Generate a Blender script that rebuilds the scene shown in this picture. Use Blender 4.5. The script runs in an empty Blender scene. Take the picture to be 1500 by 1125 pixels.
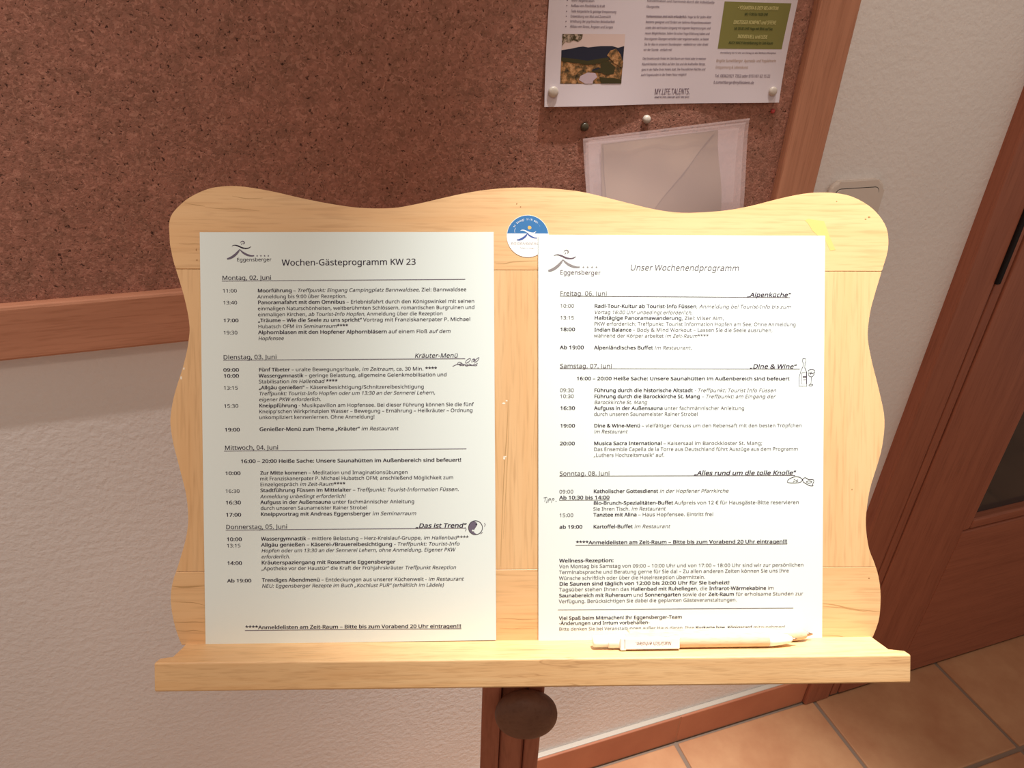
import bpy, bmesh, math, random
from mathutils import Vector, Matrix

random.seed(7)
SC = bpy.context.scene
COL = SC.collection

# ------------------------------------------------------------------ camera
CAM_R = Vector((0.9460848918, -0.3214793520, 0.0396787573))
CAM_U = Vector((0.1306032878, 0.4906841052, 0.8614939873))
CAM_F = Vector((0.2964222642, 0.8098642696, -0.5062150788))
CAM_C = Vector((0.0, -0.7658762638, 1.3905933104))
FPX = 1070.0
cam_data = bpy.data.cameras.new('camera')
cam = bpy.data.objects.new('camera', cam_data)
COL.objects.link(cam)
cam_data.sensor_fit = 'HORIZONTAL'
cam_data.sensor_width = 36.0
cam_data.lens = FPX / 1500.0 * 36.0
cam_data.clip_start = 0.02
m = Matrix.Identity(4)
for i in range(3):
    m[i][0] = CAM_R[i]; m[i][1] = CAM_U[i]; m[i][2] = -CAM_F[i]; m[i][3] = CAM_C[i]
cam.matrix_world = m
SC.camera = cam

# ------------------------------------------------------------------ world, lamps, exposure
SC.view_settings.view_transform = 'Standard'
SC.view_settings.look = 'None'
SC.view_settings.gamma = 1.0
SC.view_settings.exposure = 0.0
SC.view_settings.use_curve_mapping = False
world = bpy.data.worlds.new('world')
SC.world = world
world.use_nodes = True
bg = world.node_tree.nodes['Background']
bg.inputs[0].default_value = (1.0, 0.83, 0.70, 1)
bg.inputs[1].default_value = 0.345


def spot(name, loc, target, power, angle, blend, color, radius):
    d = bpy.data.lights.new(name, 'SPOT')
    d.energy = power; d.spot_size = math.radians(angle); d.spot_blend = blend
    d.color = color; d.shadow_soft_size = radius
    o = bpy.data.objects.new(name, d); COL.objects.link(o)
    o.location = loc
    o.rotation_euler = (Vector(target) - Vector(loc)).to_track_quat('-Z', 'Y').to_euler()
    return o


# halogen ceiling spot straight above the stand, two ordinary corridor lamps, and an added fill over the cork
spot('halogen_spot_light', (0.42, -0.215, 2.42), (0.42, -0.43, 0.0), 250, 38, 1.0, (1.0, 0.98, 0.94), 0.012)
spot('notice_board_fill_light', (0.72, -0.45, 2.42), (0.72, -0.02, 1.35), 15, 58, 1.0, (1.0, 0.84, 0.70), 0.015)  # added fill with no known source, brightens cork, frame and flyer
spot('wall_washer_light', (-0.46, -0.34, 2.42), (-0.52, -0.20, 0.0), 50, 62, 1.0, (1.0, 0.90, 0.84), 0.02)
spot('corridor_lamp_light', (-0.55, -1.5, 2.42), (-0.1, 0.0, 0.8), 15, 90, 0.8, (1.0, 0.80, 0.66), 0.08)


# ------------------------------------------------------------------ helpers
def tag(o, label=None, cat=None, group=None, kind=None):
    if label: o['label'] = label
    if cat: o['category'] = cat
    if group: o['group'] = group
    if kind: o['kind'] = kind
    return o


def empty(name, loc=(0, 0, 0), mat=None):
    o = bpy.data.objects.new(name, None); COL.objects.link(o)
    o.empty_display_size = 0.05
    if mat is not None: o.matrix_world = mat
    else: o.location = loc
    return o


def mesh_obj(name, verts, faces, mat, parent=None, smooth=False):
    me = bpy.data.meshes.new(name)
    me.from_pydata([tuple(v) for v in verts], [], faces)
    me.update()
    if mat: me.materials.append(mat)
    if smooth:
        for p in me.polygons: p.use_smooth = True
    o = bpy.data.objects.new(name, me); COL.objects.link(o)
    if parent: o.parent = parent
    return o


def bm_obj(name, bm, mat, parent=None, smooth=False, mats=None):
    me = bpy.data.meshes.new(name)
    bmesh.ops.recalc_face_normals(bm, faces=bm.faces)
    bm.to_mesh(me); bm.free()
    if mats:
        for q in mats: me.materials.append(q)
    elif mat: me.materials.append(mat)
    if smooth:
        for p in me.polygons: p.use_smooth = True
    o = bpy.data.objects.new(name, me); COL.objects.link(o)
    if parent: o.parent = parent
    return o


def add_box(bm, lo, hi, bev=0.0, seg=2):
    r = bmesh.ops.create_cube(bm, size=1.0)
    vs = r['verts']
    c = [(a + b) / 2 for a, b in zip(lo, hi)]; s = [b - a for a, b in zip(lo, hi)]
    for v in vs:
        v.co = Vector([v.co[i] * s[i] + c[i] for i in range(3)])
    if bev > 0:
        es = list({e for v in vs for e in v.link_edges})
        bmesh.ops.bevel(bm, geom=es, offset=bev, segments=seg, affect='EDGES', profile=0.5)


def box(name, lo, hi, mat, parent=None, bev=0.0, seg=2):
    bm = bmesh.new(); add_box(bm, lo, hi, bev, seg)
    return bm_obj(name, bm, mat, parent)


def prism(name, poly, z0, z1, mat, parent=None, bev=0.0, seg=2, smooth=False):
    """polygon in local XY extruded along local Z, its front rim (z1) and back rim rounded"""
    bm = bmesh.new()
    a = [bm.verts.new((p[0], p[1], z0)) for p in poly]
    b = [bm.verts.new((p[0], p[1], z1)) for p in poly]
    f0 = bm.faces.new(a); f1 = bm.faces.new(b)
    n = len(poly)
    for i in range(n):
        bm.faces.new((a[i], a[(i + 1) % n], b[(i + 1) % n], b[i]))
    if bev > 0:
        es = list(f1.edges) + list(f0.edges)
        bmesh.ops.bevel(bm, geom=es, offset=bev, segments=seg, affect='EDGES', profile=0.5)
    return bm_obj(name, bm, mat, parent)


def catmull(pts, sub=4, closed=False):
    out = []; n = len(pts)
    rng = range(n if closed else n - 1)
    for i in rng:
        if closed: p0, p1, p2, p3 = pts[(i - 1) % n], pts[i], pts[(i + 1) % n], pts[(i + 2) % n]
        else: p0, p1, p2, p3 = pts[max(i - 1, 0)], pts[i], pts[i + 1], pts[min(i + 2, n - 1)]
        for k in range(sub):
            t = k / sub
            out.append(tuple(0.5 * (2 * p1[j] + (-p0[j] + p2[j]) * t + (2 * p0[j] - 5 * p1[j] + 4 * p2[j] - p3[j]) * t * t
                                    + (-p0[j] + 3 * p1[j] - 3 * p2[j] + p3[j]) * t ** 3) for j in range(len(p1))))
    if not closed: out.append(tuple(pts[-1]))
    return out


def lathe(name, prof, mat, parent=None, n=40, axis='Z', smooth=True, mtx=None):
    """prof: list of (radius, height)"""
    bm = bmesh.new(); rings = []
    for r, h in prof:
        if r < 1e-6: rings.append([bm.verts.new((0, 0, h))])
        else: rings.append([bm.verts.new((r * math.cos(2 * math.pi * k / n), r * math.sin(2 * math.pi * k / n), h)) for k in range(n)])
    for a, b in zip(rings, rings[1:]):
        for k in range(n):
            k2 = (k + 1) % n
            if len(a) == 1 and len(b) == 1: continue
            if len(a) == 1: bm.faces.new((a[0], b[k], b[k2]))
            elif len(b) == 1: bm.faces.new((a[k], a[k2], b[0]))
            else: bm.faces.new((a[k], a[k2], b[k2], b[k]))
    if len(rings[0]) > 1: bm.faces.new(rings[0])
    if len(rings[-1]) > 1: bm.faces.new(rings[-1])
    if mtx is not None: bmesh.ops.transform(bm, matrix=mtx, verts=bm.verts)
    return bm_obj(name, bm, mat, parent, smooth)


# ------------------------------------------------------------------ materials
def new_mat(name, col=(0.8, 0.8, 0.8), rough=0.6, spec=0.4, metal=0.0):
    mt = bpy.data.materials.new(name); mt.use_nodes = True
    b = mt.node_tree.nodes['Principled BSDF']
    b.inputs['Base Color'].default_value = (*col, 1)
    b.inputs['Roughness'].default_value = rough
    b.inputs['Specular IOR Level'].default_value = spec
    b.inputs['Metallic'].default_value = metal
    return mt, mt.node_tree, b


def N(nt, kind, **kw):
    n = nt.nodes.new(kind)
    for k, v in kw.items():
        if k in n.inputs: n.inputs[k].default_value = v
        else: setattr(n, k, v)
    return n


def ramp(nt, stops, interp='LINEAR'):
    n = nt.nodes.new('ShaderNodeValToRGB'); cr = n.color_ramp; cr.interpolation = interp
    while len(cr.elements) < len(stops): cr.elements.new(0.5)
    for e, (p, c) in zip(cr.elements, stops):
        e.position = p; e.color = (*c, 1) if len(c) == 3 else c
    return n


def mixc(nt, a, b, f, mode='MIX'):
    n = nt.nodes.new('ShaderNodeMix'); n.data_type = 'RGBA'; n.blend_type = mode
    for sock, v in ((n.inputs[0], f), (n.inputs[6], a), (n.inputs[7], b)):
        if hasattr(v, 'is_output') or isinstance(v, bpy.types.NodeSocket): nt.links.new(v, sock)
        else: sock.default_value = v if not isinstance(v, tuple) or len(v) == 4 else (*v, 1)
    return n.outputs[2]


def wood(name, light, dark, streak, scale=(3, 60, 60), rough=0.45, spec=0.4, bump=0.05, vein=0.5, per_obj=0.0):
    mt, nt, b = new_mat(name, light, rough, spec)
    tc = N(nt, 'ShaderNodeTexCoord')
    mp = N(nt, 'ShaderNodeMapping'); mp.inputs['Scale'].default_value = scale
    nt.links.new(tc.outputs['Object'], mp.inputs[0])
    n1 = N(nt, 'ShaderNodeTexNoise', Scale=1.0, Detail=5.0, Roughness=0.6, Distortion=0.4)
    nt.links.new(mp.outputs[0], n1.inputs['Vector'])
    r1 = ramp(nt, [(0.32, dark), (0.62, light)])
    nt.links.new(n1.outputs['Fac'], r1.inputs[0])
    # fine pores
    mp2 = N(nt, 'ShaderNodeMapping'); mp2.inputs['Scale'].default_value = tuple(s * 7 for s in scale)
    nt.links.new(tc.outputs['Object'], mp2.inputs[0])
    n2 = N(nt, 'ShaderNodeTexNoise', Scale=1.0, Detail=2.0, Roughness=0.5)
    nt.links.new(mp2.outputs[0], n2.inputs['Vector'])
    r2 = ramp(nt, [(0.30, (0.80, 0.76, 0.72)), (0.5, (1, 1, 1))])
    nt.links.new(n2.outputs['Fac'], r2.inputs[0])
    c = mixc(nt, r1.outputs[0], r2.outputs[0], 0.7, 'MULTIPLY')
    # rare dark veins
    mp3 = N(nt, 'ShaderNodeMapping'); mp3.inputs['Scale'].default_value = (scale[0] * 0.9, scale[1] * 1.1, scale[2] * 0.9)
    mp3.inputs['Location'].default_value = (3.1, 1.7, 0.3)
    nt.links.new(tc.outputs['Object'], mp3.inputs[0])
    n3 = N(nt, 'ShaderNodeTexNoise', Scale=0.8, Detail=3.0, Roughness=0.55, Distortion=0.6)
    nt.links.new(mp3.outputs[0], n3.inputs['Vector'])
    r3 = ramp(nt, [(0.485, (0, 0, 0)), (0.5, (1, 1, 1)), (0.515, (0, 0, 0))])
    nt.links.new(n3.outputs['Fac'], r3.inputs[0])
    n4 = N(nt, 'ShaderNodeTexNoise', Scale=9.0, Detail=1.0)
    nt.links.new(tc.outputs['Object'], n4.inputs['Vector'])
    r4 = ramp(nt, [(0.5, (0, 0, 0)), (0.62, (1, 1, 1))])
    nt.links.new(n4.outputs['Fac'], r4.inputs[0])
    mu = N(nt, 'ShaderNodeMath', operation='MULTIPLY'); nt.links.new(r3.outputs[0], mu.inputs[0]); nt.links.new(r4.outputs[0], mu.inputs[1])
    mu2 = N(nt, 'ShaderNodeMath', operation='MULTIPLY'); nt.links.new(mu.outputs[0], mu2.inputs[0]); mu2.inputs[1].default_value = vein
    c = mixc(nt, c, streak, mu2.outputs[0])
    if per_obj:
        oi = N(nt, 'ShaderNodeObjectInfo')
        mr = N(nt, 'ShaderNodeMapRange'); mr.inputs[3].default_value = 1 - per_obj; mr.inputs[4].default_value = 1 + per_obj
        nt.links.new(oi.outputs['Random'], mr.inputs[0])
        hv = N(nt, 'ShaderNodeHueSaturation'); nt.links.new(c, hv.inputs['Color']); nt.links.new(mr.outputs[0], hv.inputs['Value'])
        c = hv.outputs[0]
    nt.links.new(c, b.inputs['Base Color'])
    bp = N(nt, 'ShaderNodeBump', Strength=bump, Distance=0.001)
    nt.links.new(n2.outputs['Fac'], bp.inputs['Height']); nt.links.new(bp.outputs[0], b.inputs['Normal'])
    return mt


BL, BD, BS = (0.76, 0.475, 0.235), (0.71, 0.41, 0.185), (0.38, 0.18, 0.065)
M_RAIL = wood('beech_along', BL, BD, BS, (4, 70, 40), 0.42, 0.5, 0.04, 0.4)
M_PANEL = wood('beech_upright', BL, BD, BS, (60, 3.5, 40), 0.42, 0.5, 0.04, 0.28)
M_LEDGE = wood('beech_ledge', (0.76, 0.48, 0.235), (0.70, 0.405, 0.18), (0.36, 0.16, 0.06), (9, 110, 110), 0.5, 0.4, 0.08, 0.5)
M_POST = wood('shaded_beech_post', (0.40, 0.135, 0.075), (0.30, 0.09, 0.05), (0.18, 0.06, 0.03), (60, 4, 12), 0.5, 0.4, 0.05, 0.4)  # beech darkened: the shade under the board is in its colour
M_KNOB = wood('shaded_knob_wood', (0.17, 0.078, 0.047), (0.135, 0.06, 0.036), (0.1, 0.04, 0.02), (40, 40, 90), 0.55, 0.35, 0.05, 0.4)  # knob wood darkened to carry the shade below the ledge
M_FRAME_H = wood('frame_wood_along', (0.55, 0.25, 0.150), (0.47, 0.205, 0.12), (0.34, 0.15, 0.09), (4, 60, 60), 0.55, 0.3, 0.05, 0.3)
M_FRAME_V = wood('frame_wood_upright', (0.55, 0.25, 0.150), (0.47, 0.205, 0.12), (0.34, 0.15, 0.09), (70, 60, 3), 0.55, 0.3, 0.05, 0.3)
M_DOOR = wood('door_veneer', (0.37, 0.125, 0.070), (0.31, 0.10, 0.056), (0.16, 0.055, 0.03), (50, 50, 2.5), 0.5, 0.35, 0.03, 0.3)
M_DOORH = wood('door_veneer_across', (0.37, 0.125, 0.070), (0.31, 0.10, 0.056), (0.16, 0.055, 0.03), (2.5, 50, 50), 0.5, 0.35, 0.03, 0.3)

# plaster
M_WALL, nt, b = new_mat('rough_plaster', (0.72, 0.62, 0.54), 0.92, 0.15)
tc = N(nt, 'ShaderNodeTexCoord')
a1 = N(nt, 'ShaderNodeTexNoise', Scale=110.0, Detail=3.0, Roughness=0.55, Distortion=0.0)
a2 = N(nt, 'ShaderNodeTexNoise', Scale=260.0, Detail=2.0, Roughness=0.5)
a3 = N(nt, 'ShaderNodeTexNoise', Scale=3.0, Detail=2.0)
for q in (a1, a2, a3): nt.links.new(tc.outputs['Object'], q.inputs['Vector'])
ad = N(nt, 'ShaderNodeMath', operation='MULTIPLY_ADD'); nt.links.new(a2.outputs['Fac'], ad.inputs[0]); ad.inputs[1].default_value = 0.25
nt.links.new(a1.outputs['Fac'], ad.inputs[2])
bp = N(nt, 'ShaderNodeBump', Strength=0.32, Distance=0.004)
nt.links.new(ad.outputs[0], bp.inputs['Height']); nt.links.new(bp.outputs[0], b.inputs['Normal'])
rr = ramp(nt, [(0.35, (0.80, 0.755, 0.73)), (0.65, (0.86, 0.815, 0.79))])
nt.links.new(a3.outputs['Fac'], rr.inputs[0]); nt.links.new(rr.outputs[0], b.inputs['Base Color'])

# cork
M_CORK, nt, b = new_mat('cork', (0.2, 0.1, 0.07), 0.85, 0.2)
tc = N(nt, 'ShaderNodeTexCoord')
v1 = N(nt, 'ShaderNodeTexVoronoi', Scale=420.0); v1.feature = 'F1'
wn = N(nt, 'ShaderNodeTexNoise', Scale=120.0, Detail=2.0)
nt.links.new(tc.outputs['Object'], wn.inputs['Vector'])
wm = mixc(nt, tc.outputs['Object'], wn.outputs['Color'], 0.012)
nt.links.new(wm, v1.inputs['Vector'])
sep = N(nt, 'ShaderNodeSeparateColor'); nt.links.new(v1.outputs['Color'], sep.inputs[0])
rc = ramp(nt, [(0.0, (0.27, 0.126, 0.088)), (0.4, (0.34, 0.155, 0.112)), (0.75, (0.375, 0.172, 0.124)), (1.0, (0.46, 0.225, 0.165))])
nt.links.new(sep.outputs[0], rc.inputs[0])
fl = N(nt, 'ShaderNodeTexNoise', Scale=330.0, Detail=2.5, Roughness=0.6, Distortion=0.5)
nt.links.new(tc.outputs['Object'], fl.inputs['Vector'])
rf = ramp(nt, [(0.31, (0.22, 0.20, 0.20)), (0.38, (1, 1, 1))])
nt.links.new(fl.outputs['Fac'], rf.inputs[0])
big = N(nt, 'ShaderNodeTexNoise', Scale=70.0, Detail=3.0, Roughness=0.6)
nt.links.new(tc.outputs['Object'], big.inputs['Vector'])
rb = ramp(nt, [(0.3, (0.84, 0.86, 0.84)), (0.65, (1.07, 1.04, 1.04))])
nt.links.new(big.outputs['Fac'], rb.inputs[0])
c = mixc(nt, rc.outputs[0], rf.outputs[0], 1.0, 'MULTIPLY')
c = mixc(nt, c, rb.outputs[0], 1.0, 'MULTIPLY')
nt.links.new(c, b.inputs['Base Color'])
bp = N(nt, 'ShaderNodeBump', Strength=0.4, Distance=0.002)
nt.links.new(fl.outputs['Fac'], bp.inputs['Height']); nt.links.new(bp.outputs[0], b.inputs['Normal'])

# terracotta
def tile_mat(name, ca, cb, rough):
    mt, nt, b = new_mat(name, ca, rough, 0.35)
    tc = N(nt, 'ShaderNodeTexCoord'); oi = N(nt, 'ShaderNodeObjectInfo')
    geo = N(nt, 'ShaderNodeNewGeometry')
    n1 = N(nt, 'ShaderNodeTexNoise', Scale=9.0, Detail=4.0, Roughness=0.6)
    nt.links.new(geo.outputs['Position'], n1.inputs['Vector'])
    r = ramp(nt, [(0.3, ca), (0.7, cb)]); nt.links.new(n1.outputs['Fac'], r.inputs[0])
    mr = N(nt, 'ShaderNodeMapRange'); mr.inputs[3].default_value = 0.9; mr.inputs[4].default_value = 1.1
    nt.links.new(oi.outputs['Random'], mr.inputs[0])
    hv = N(nt, 'ShaderNodeHueSaturation'); nt.links.new(r.outputs[0], hv.inputs['Color']); nt.links.new(mr.outputs[0], hv.inputs['Value'])
    nt.links.new(hv.outputs[0], b.inputs['Base Color'])
    return mt


M_TILE = tile_mat('terracotta_floor', (0.52, 0.24, 0.12), (0.66, 0.36, 0.19), 0.5)
M_SKIRT = tile_mat('terracotta_skirting', (0.46, 0.165, 0.09), (0.54, 0.21, 0.115), 0.55)
M_GROUT = new_mat('grout', (0.30, 0.22, 0.17), 0.9, 0.1)[0]
M_SKJOINT = new_mat('skirting_joint', (0.50, 0.25, 0.15), 0.9, 0.1)[0]
M_CAULK = new_mat('sealant', (0.58, 0.52, 0.45), 0.4, 0.5)[0]
M_PAPER = new_mat('office_paper', (0.76, 0.82, 0.78), 0.75, 0.25)[0]
M_FLYER = new_mat('flyer_paper', (0.66, 0.575, 0.61), 0.6, 0.3)[0]
M_INK = new_mat('printed_ink', (0.028, 0.018, 0.04), 0.6, 0.2)[0]
M_GREYINK = new_mat('grey_printed_ink', (0.15, 0.125, 0.17), 0.6, 0.2)[0]
M_FAINT = new_mat('glare_pale_ink', (0.12, 0.10, 0.115), 0.6, 0.2)[0]  # same printed ink, paled in colour for the glare on the right sheet
M_FAINTD = new_mat('glare_dark_ink', (0.035, 0.022, 0.045), 0.6, 0.2)[0]  # bold type and drawings, slightly paled for that glare
M_LOGOLEG = new_mat('glare_logo_grey', (0.25, 0.22, 0.22), 0.6, 0.2)[0]  # logo grey lightened to carry the glare on the right sheet
M_LOGOARM = new_mat('glare_logo_ink', (0.13, 0.085, 0.11), 0.6, 0.2)[0]  # logo ink, likewise lightened for the glare
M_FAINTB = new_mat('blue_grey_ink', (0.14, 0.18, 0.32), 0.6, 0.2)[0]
M_PENCILINK = new_mat('pencil_mark', (0.12, 0.10, 0.12), 0.6, 0.2)[0]
M_FLYINK = new_mat('flyer_ink', (0.12, 0.065, 0.10), 0.6, 0.2)[0]
M_TANINK = new_mat('flyer_tan_ink', (0.42, 0.27, 0.19), 0.6, 0.2)[0]
M_BOXG = new_mat('flyer_green', (0.21, 0.19, 0.055), 0.6, 0.2)[0]
M_BOXY = new_mat('flyer_pale_yellow', (0.62, 0.55, 0.24), 0.6, 0.2)[0]
M_BOXD = new_mat('flyer_dark_green', (0.045, 0.06, 0.02), 0.6, 0.2)[0]
M_SEAL = new_mat('rubber_seal', (0.012, 0.008, 0.008), 0.7, 0.2)[0]
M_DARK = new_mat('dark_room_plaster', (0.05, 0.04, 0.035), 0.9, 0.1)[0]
M_SWITCH = new_mat('switch_plastic', (0.72, 0.63, 0.56), 0.22, 0.5)[0]
M_WHITEPL = new_mat('white_plastic', (0.92, 0.90, 0.86), 0.3, 0.5)[0]
M_PINWHITE = new_mat('pin_ivory', (0.56, 0.48, 0.41), 0.3, 0.5)[0]
M_PINDARK = new_mat('pin_green_shaded', (0.06, 0.045, 0.025), 0.35, 0.5)[0]  # greenish pin, its shade mixed into the colour
M_PINRED = new_mat('pin_red', (0.45, 0.05, 0.05), 0.35, 0.5)[0]
M_STEEL = new_mat('steel', (0.6, 0.58, 0.55), 0.3, 0.5, 1.0)[0]
M_BRASS = new_mat('brass_tip', (0.50, 0.30, 0.20), 0.35, 0.5, 0.8)[0]
M_KRAFT = wood('kraft_barrel', (0.74, 0.55, 0.37), (0.66, 0.47, 0.30), (0.5, 0.32, 0.2), (20, 90, 90), 0.6, 0.3, 0.03, 0.2)
M_SBLUE = new_mat('sticker_blue', (0.032, 0.155, 0.37), 0.4, 0.4)[0]
M_SWHITE = new_mat('sticker_white', (0.86, 0.84, 0.82), 0.4, 0.4)[0]
M_SYEL = new_mat('sticker_yellow', (0.72, 0.42, 0.12), 0.5, 0.4)[0]
M_SNAVY = new_mat('sticker_navy', (0.05, 0.10, 0.32), 0.5, 0.4)[0]
M_SGREY = new_mat('sticker_grey_ink', (0.36, 0.33, 0.30), 0.5, 0.4)[0]
M_PRINTRED = new_mat('pen_print', (0.26, 0.11, 0.07), 0.5, 0.3)[0]
M_GLUE = new_mat('glue_stain', (0.62, 0.48, 0.16), 0.35, 0.5)[0]
M_CHIP = new_mat('pale_chip', (0.90, 0.80, 0.66), 0.7, 0.2)[0]
M_STREAK = new_mat('grain_streak', (0.50, 0.29, 0.12), 0.45, 0.4)[0]
M_KNOT = new_mat('tiny_knot', (0.36, 0.17, 0.06), 0.6, 0.2)[0]
M_INNER = new_mat('sleeve_paper', (0.27, 0.18, 0.12), 0.8, 0.2)[0]

M_GLASS, nt, b = new_mat('dark_glass', (0.20, 0.20, 0.20), 0.08, 0.5)
b.inputs['Transmission Weight'].default_value = 0.8

M_FILM = bpy.data.materials.new('clear_film'); M_FILM.use_nodes = True
nt = M_FILM.node_tree; nt.nodes.clear()
out = N(nt, 'ShaderNodeOutputMaterial'); tr = N(nt, 'ShaderNodeBsdfTransparent')
pb = N(nt, 'ShaderNodeBsdfPrincipled'); pb.inputs['Base Color'].default_value = (0.78, 0.62, 0.62, 1); pb.inputs['Roughness'].default_value = 0.25
mx = N(nt, 'ShaderNodeMixShader'); mx.inputs[0].default_value = 0.33
nt.links.new(tr.outputs[0], mx.inputs[1]); nt.links.new(pb.outputs[0], mx.inputs[2]); nt.links.new(mx.outputs[0], out.inputs[0])

# flyer's landscape picture (flat print)
M_LAND, nt, b = new_mat('autumn_print', (0.3, 0.2, 0.1), 0.6, 0.2)
tc = N(nt, 'ShaderNodeTexCoord')
n1 = N(nt, 'ShaderNodeTexNoise', Scale=190.0, Detail=4.0, Roughness=0.65); nt.links.new(tc.outputs['Object'], n1.inputs['Vector'])
r = ramp(nt, [(0.32, (0.03, 0.024, 0.013)), (0.46, (0.15, 0.085, 0.035)), (0.54, (0.34, 0.16, 0.06)), (0.68, (0.55, 0.30, 0.14))])
nt.links.new(n1.outputs['Fac'], r.inputs[0]); nt.links.new(r.outputs[0], b.inputs['Base Color'])
M_LEAF, nt, b = new_mat('leaf_print', (0.1, 0.08, 0.04), 0.6, 0.2)
tc = N(nt, 'ShaderNodeTexCoord')
n1 = N(nt, 'ShaderNodeTexNoise', Scale=320.0, Detail=3.0); nt.links.new(tc.outputs['Object'], n1.inputs['Vector'])
r = ramp(nt, [(0.4, (0.06, 0.045, 0.02)), (0.6, (0.48, 0.36, 0.27))])
nt.links.new(n1.outputs['Fac'], r.inputs[0]); nt.links.new(r.outputs[0], b.inputs['Base Color'])
M_MOUNT = new_mat('mountain_print', (0.022, 0.022, 0.038), 0.6, 0.2)[0]
M_SKYP = new_mat('sky_print', (0.66, 0.50, 0.46), 0.6, 0.2)[0]
M_LAKE = new_mat('lake_print', (0.50, 0.38, 0.42), 0.6, 0.2)[0]
M_LEAFO = M_LAND.copy(); M_LEAFO.name = 'orange_tree_print'
M_BUSH, nt, b = new_mat('bush_print', (0.05, 0.04, 0.015), 0.6, 0.2)

# ------------------------------------------------------------------ the setting
# back wall with its door opening (x 1.04 .. 1.93, up to z 2.02)
bm = bmesh.new()
add_box(bm, (-1.6, 0.0, -0.02), (1.04, 0.12, 2.5))
add_box(bm, (1.93, 0.0, -0.02), (2.7, 0.12, 2.5))
add_box(bm, (1.04, 0.0, 2.02), (1.93, 0.12, 2.5))
tag(bm_obj('wall_back', bm, M_WALL), kind='structure')

floor = box('floor', (-1.6, -2.2, -0.03), (2.7, 0.0, -0.0035), M_GROUT)
tag(floor, kind='structure')
TP = 0.3455; TJ = 0.0085; X0 = 0.671; Y0 = -0.243
tile_cache = {}
for iy in range(1, -6, -1):
    y1 = Y0 + iy * TP - TJ / 2; y0 = Y0 + (iy - 1) * TP + TJ / 2
    y1 = min(y1, -0.0172)
    if y1 - y0 < 0.02: continue
    for ix in range(-7, 6):
        x0 = X0 + ix * TP + TJ / 2; x1 = X0 + (ix + 1) * TP - TJ / 2
        key = round(y1 - y0, 4)
        if key not in tile_cache:
            bm = bmesh.new(); add_box(bm, (0, 0, -0.008), (x1 - x0, y1 - y0, 0), 0.0025, 2)
            t = bm_obj('tile', bm, M_TILE, floor); tile_cache[key] = t.data
        else:
            t = bpy.data.objects.new('tile', tile_cache[key]); COL.objects.link(t); t.parent = floor
        t.location = (x0, y0, random.uniform(-0.0006, 0.0))

skirt = box('baseboard_back', (-1.6, -0.0125, 0.0), (0.987, 0.0, 0.0812), M_SKJOINT)
tag(skirt, kind='structure')
for ix in range(-7, 1):
    x0 = X0 + ix * TP + 0.0012; x1 = min(X0 + (ix + 1) * TP - 0.0012, 0.987)
    t = box('tile', (x0, -0.014, 0.004), (x1, -0.003, 0.082), M_SKIRT, skirt, 0.002, 2)
bx = bmesh.new()
add_box(bx, (-1.6, -0.0100, 0.0805), (0.987, 0.0, 0.0842), 0.0017, 2)
bm_obj('sealant_bead', bx, M_CAULK, skirt)

# dark room beyond the glazed door
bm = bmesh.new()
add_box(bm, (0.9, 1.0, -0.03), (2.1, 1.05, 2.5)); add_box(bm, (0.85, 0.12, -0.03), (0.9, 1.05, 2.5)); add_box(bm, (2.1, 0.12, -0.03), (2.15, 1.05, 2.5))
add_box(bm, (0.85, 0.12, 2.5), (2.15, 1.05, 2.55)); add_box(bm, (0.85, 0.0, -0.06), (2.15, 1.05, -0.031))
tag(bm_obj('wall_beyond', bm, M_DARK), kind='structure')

# door
door = empty('door_1', (0, 0, 0)); tag(door, kind='structure')
YF = -0.022
box('casing', (0.988, YF, 0.0), (1.052, 0.06, 2.09), M_DOOR, door, 0.0035)
box('casing', (1.90, YF, 0.0), (1.965, 0.06, 2.09), M_DOOR, door, 0.0035)
box('casing', (1.0525, YF, 2.02), (1.8995, 0.06, 2.09), M_DOORH, door, 0.0035)
box('rubber_seal', (1.0505, -0.012, 0.003), (1.0565, 0.03, 2.02), M_SEAL, door)
box('door_stop', (1.0565, YF + 0.002, 0.004), (1.0755, 0.05, 2.02), M_DOOR, door, 0.002)
box('gap_shadow_strip', (1.0755, -0.008, 0.004), (1.078, 0.02, 2.02), M_SEAL, door)
leaf = box('door_stile', (1.078, YF, 0.006), (1.240, 0.022, 2.015), M_DOOR, door, 0.002)
box('door_stile', (1.74, YF, 0.006), (1.897, 0.022, 2.015), M_DOOR, door, 0.002)
box('door_rail', (1.2402, YF, 0.006), (1.7398, 0.022, 0.435), M_DOORH, door, 0.002)
box('door_rail', (1.2402, YF, 1.86), (1.7398, 0.022, 2.015), M_DOORH, door, 0.002)
box('glazing_bead', (1.2402, YF + 0.003, 0.4355), (1.262, 0.018, 1.86), M_DOOR, door, 0.004)
box('glazing_bead', (1.718, YF + 0.003, 0.4355), (1.7398, 0.018, 1.86), M_DOOR, door, 0.004)
box('glazing_bead', (1.2625, YF + 0.003, 0.4355), (1.7175, 0.018, 0.460), M_DOORH, door, 0.004)
box('glazing_bead', (1.2625, YF + 0.003, 1.835), (1.7175, 0.018, 1.86), M_DOORH, door, 0.004)
box('glass_pane', (1.262, -0.002, 0.460), (1.718, 0.003, 1.835), M_GLASS, door)
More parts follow.
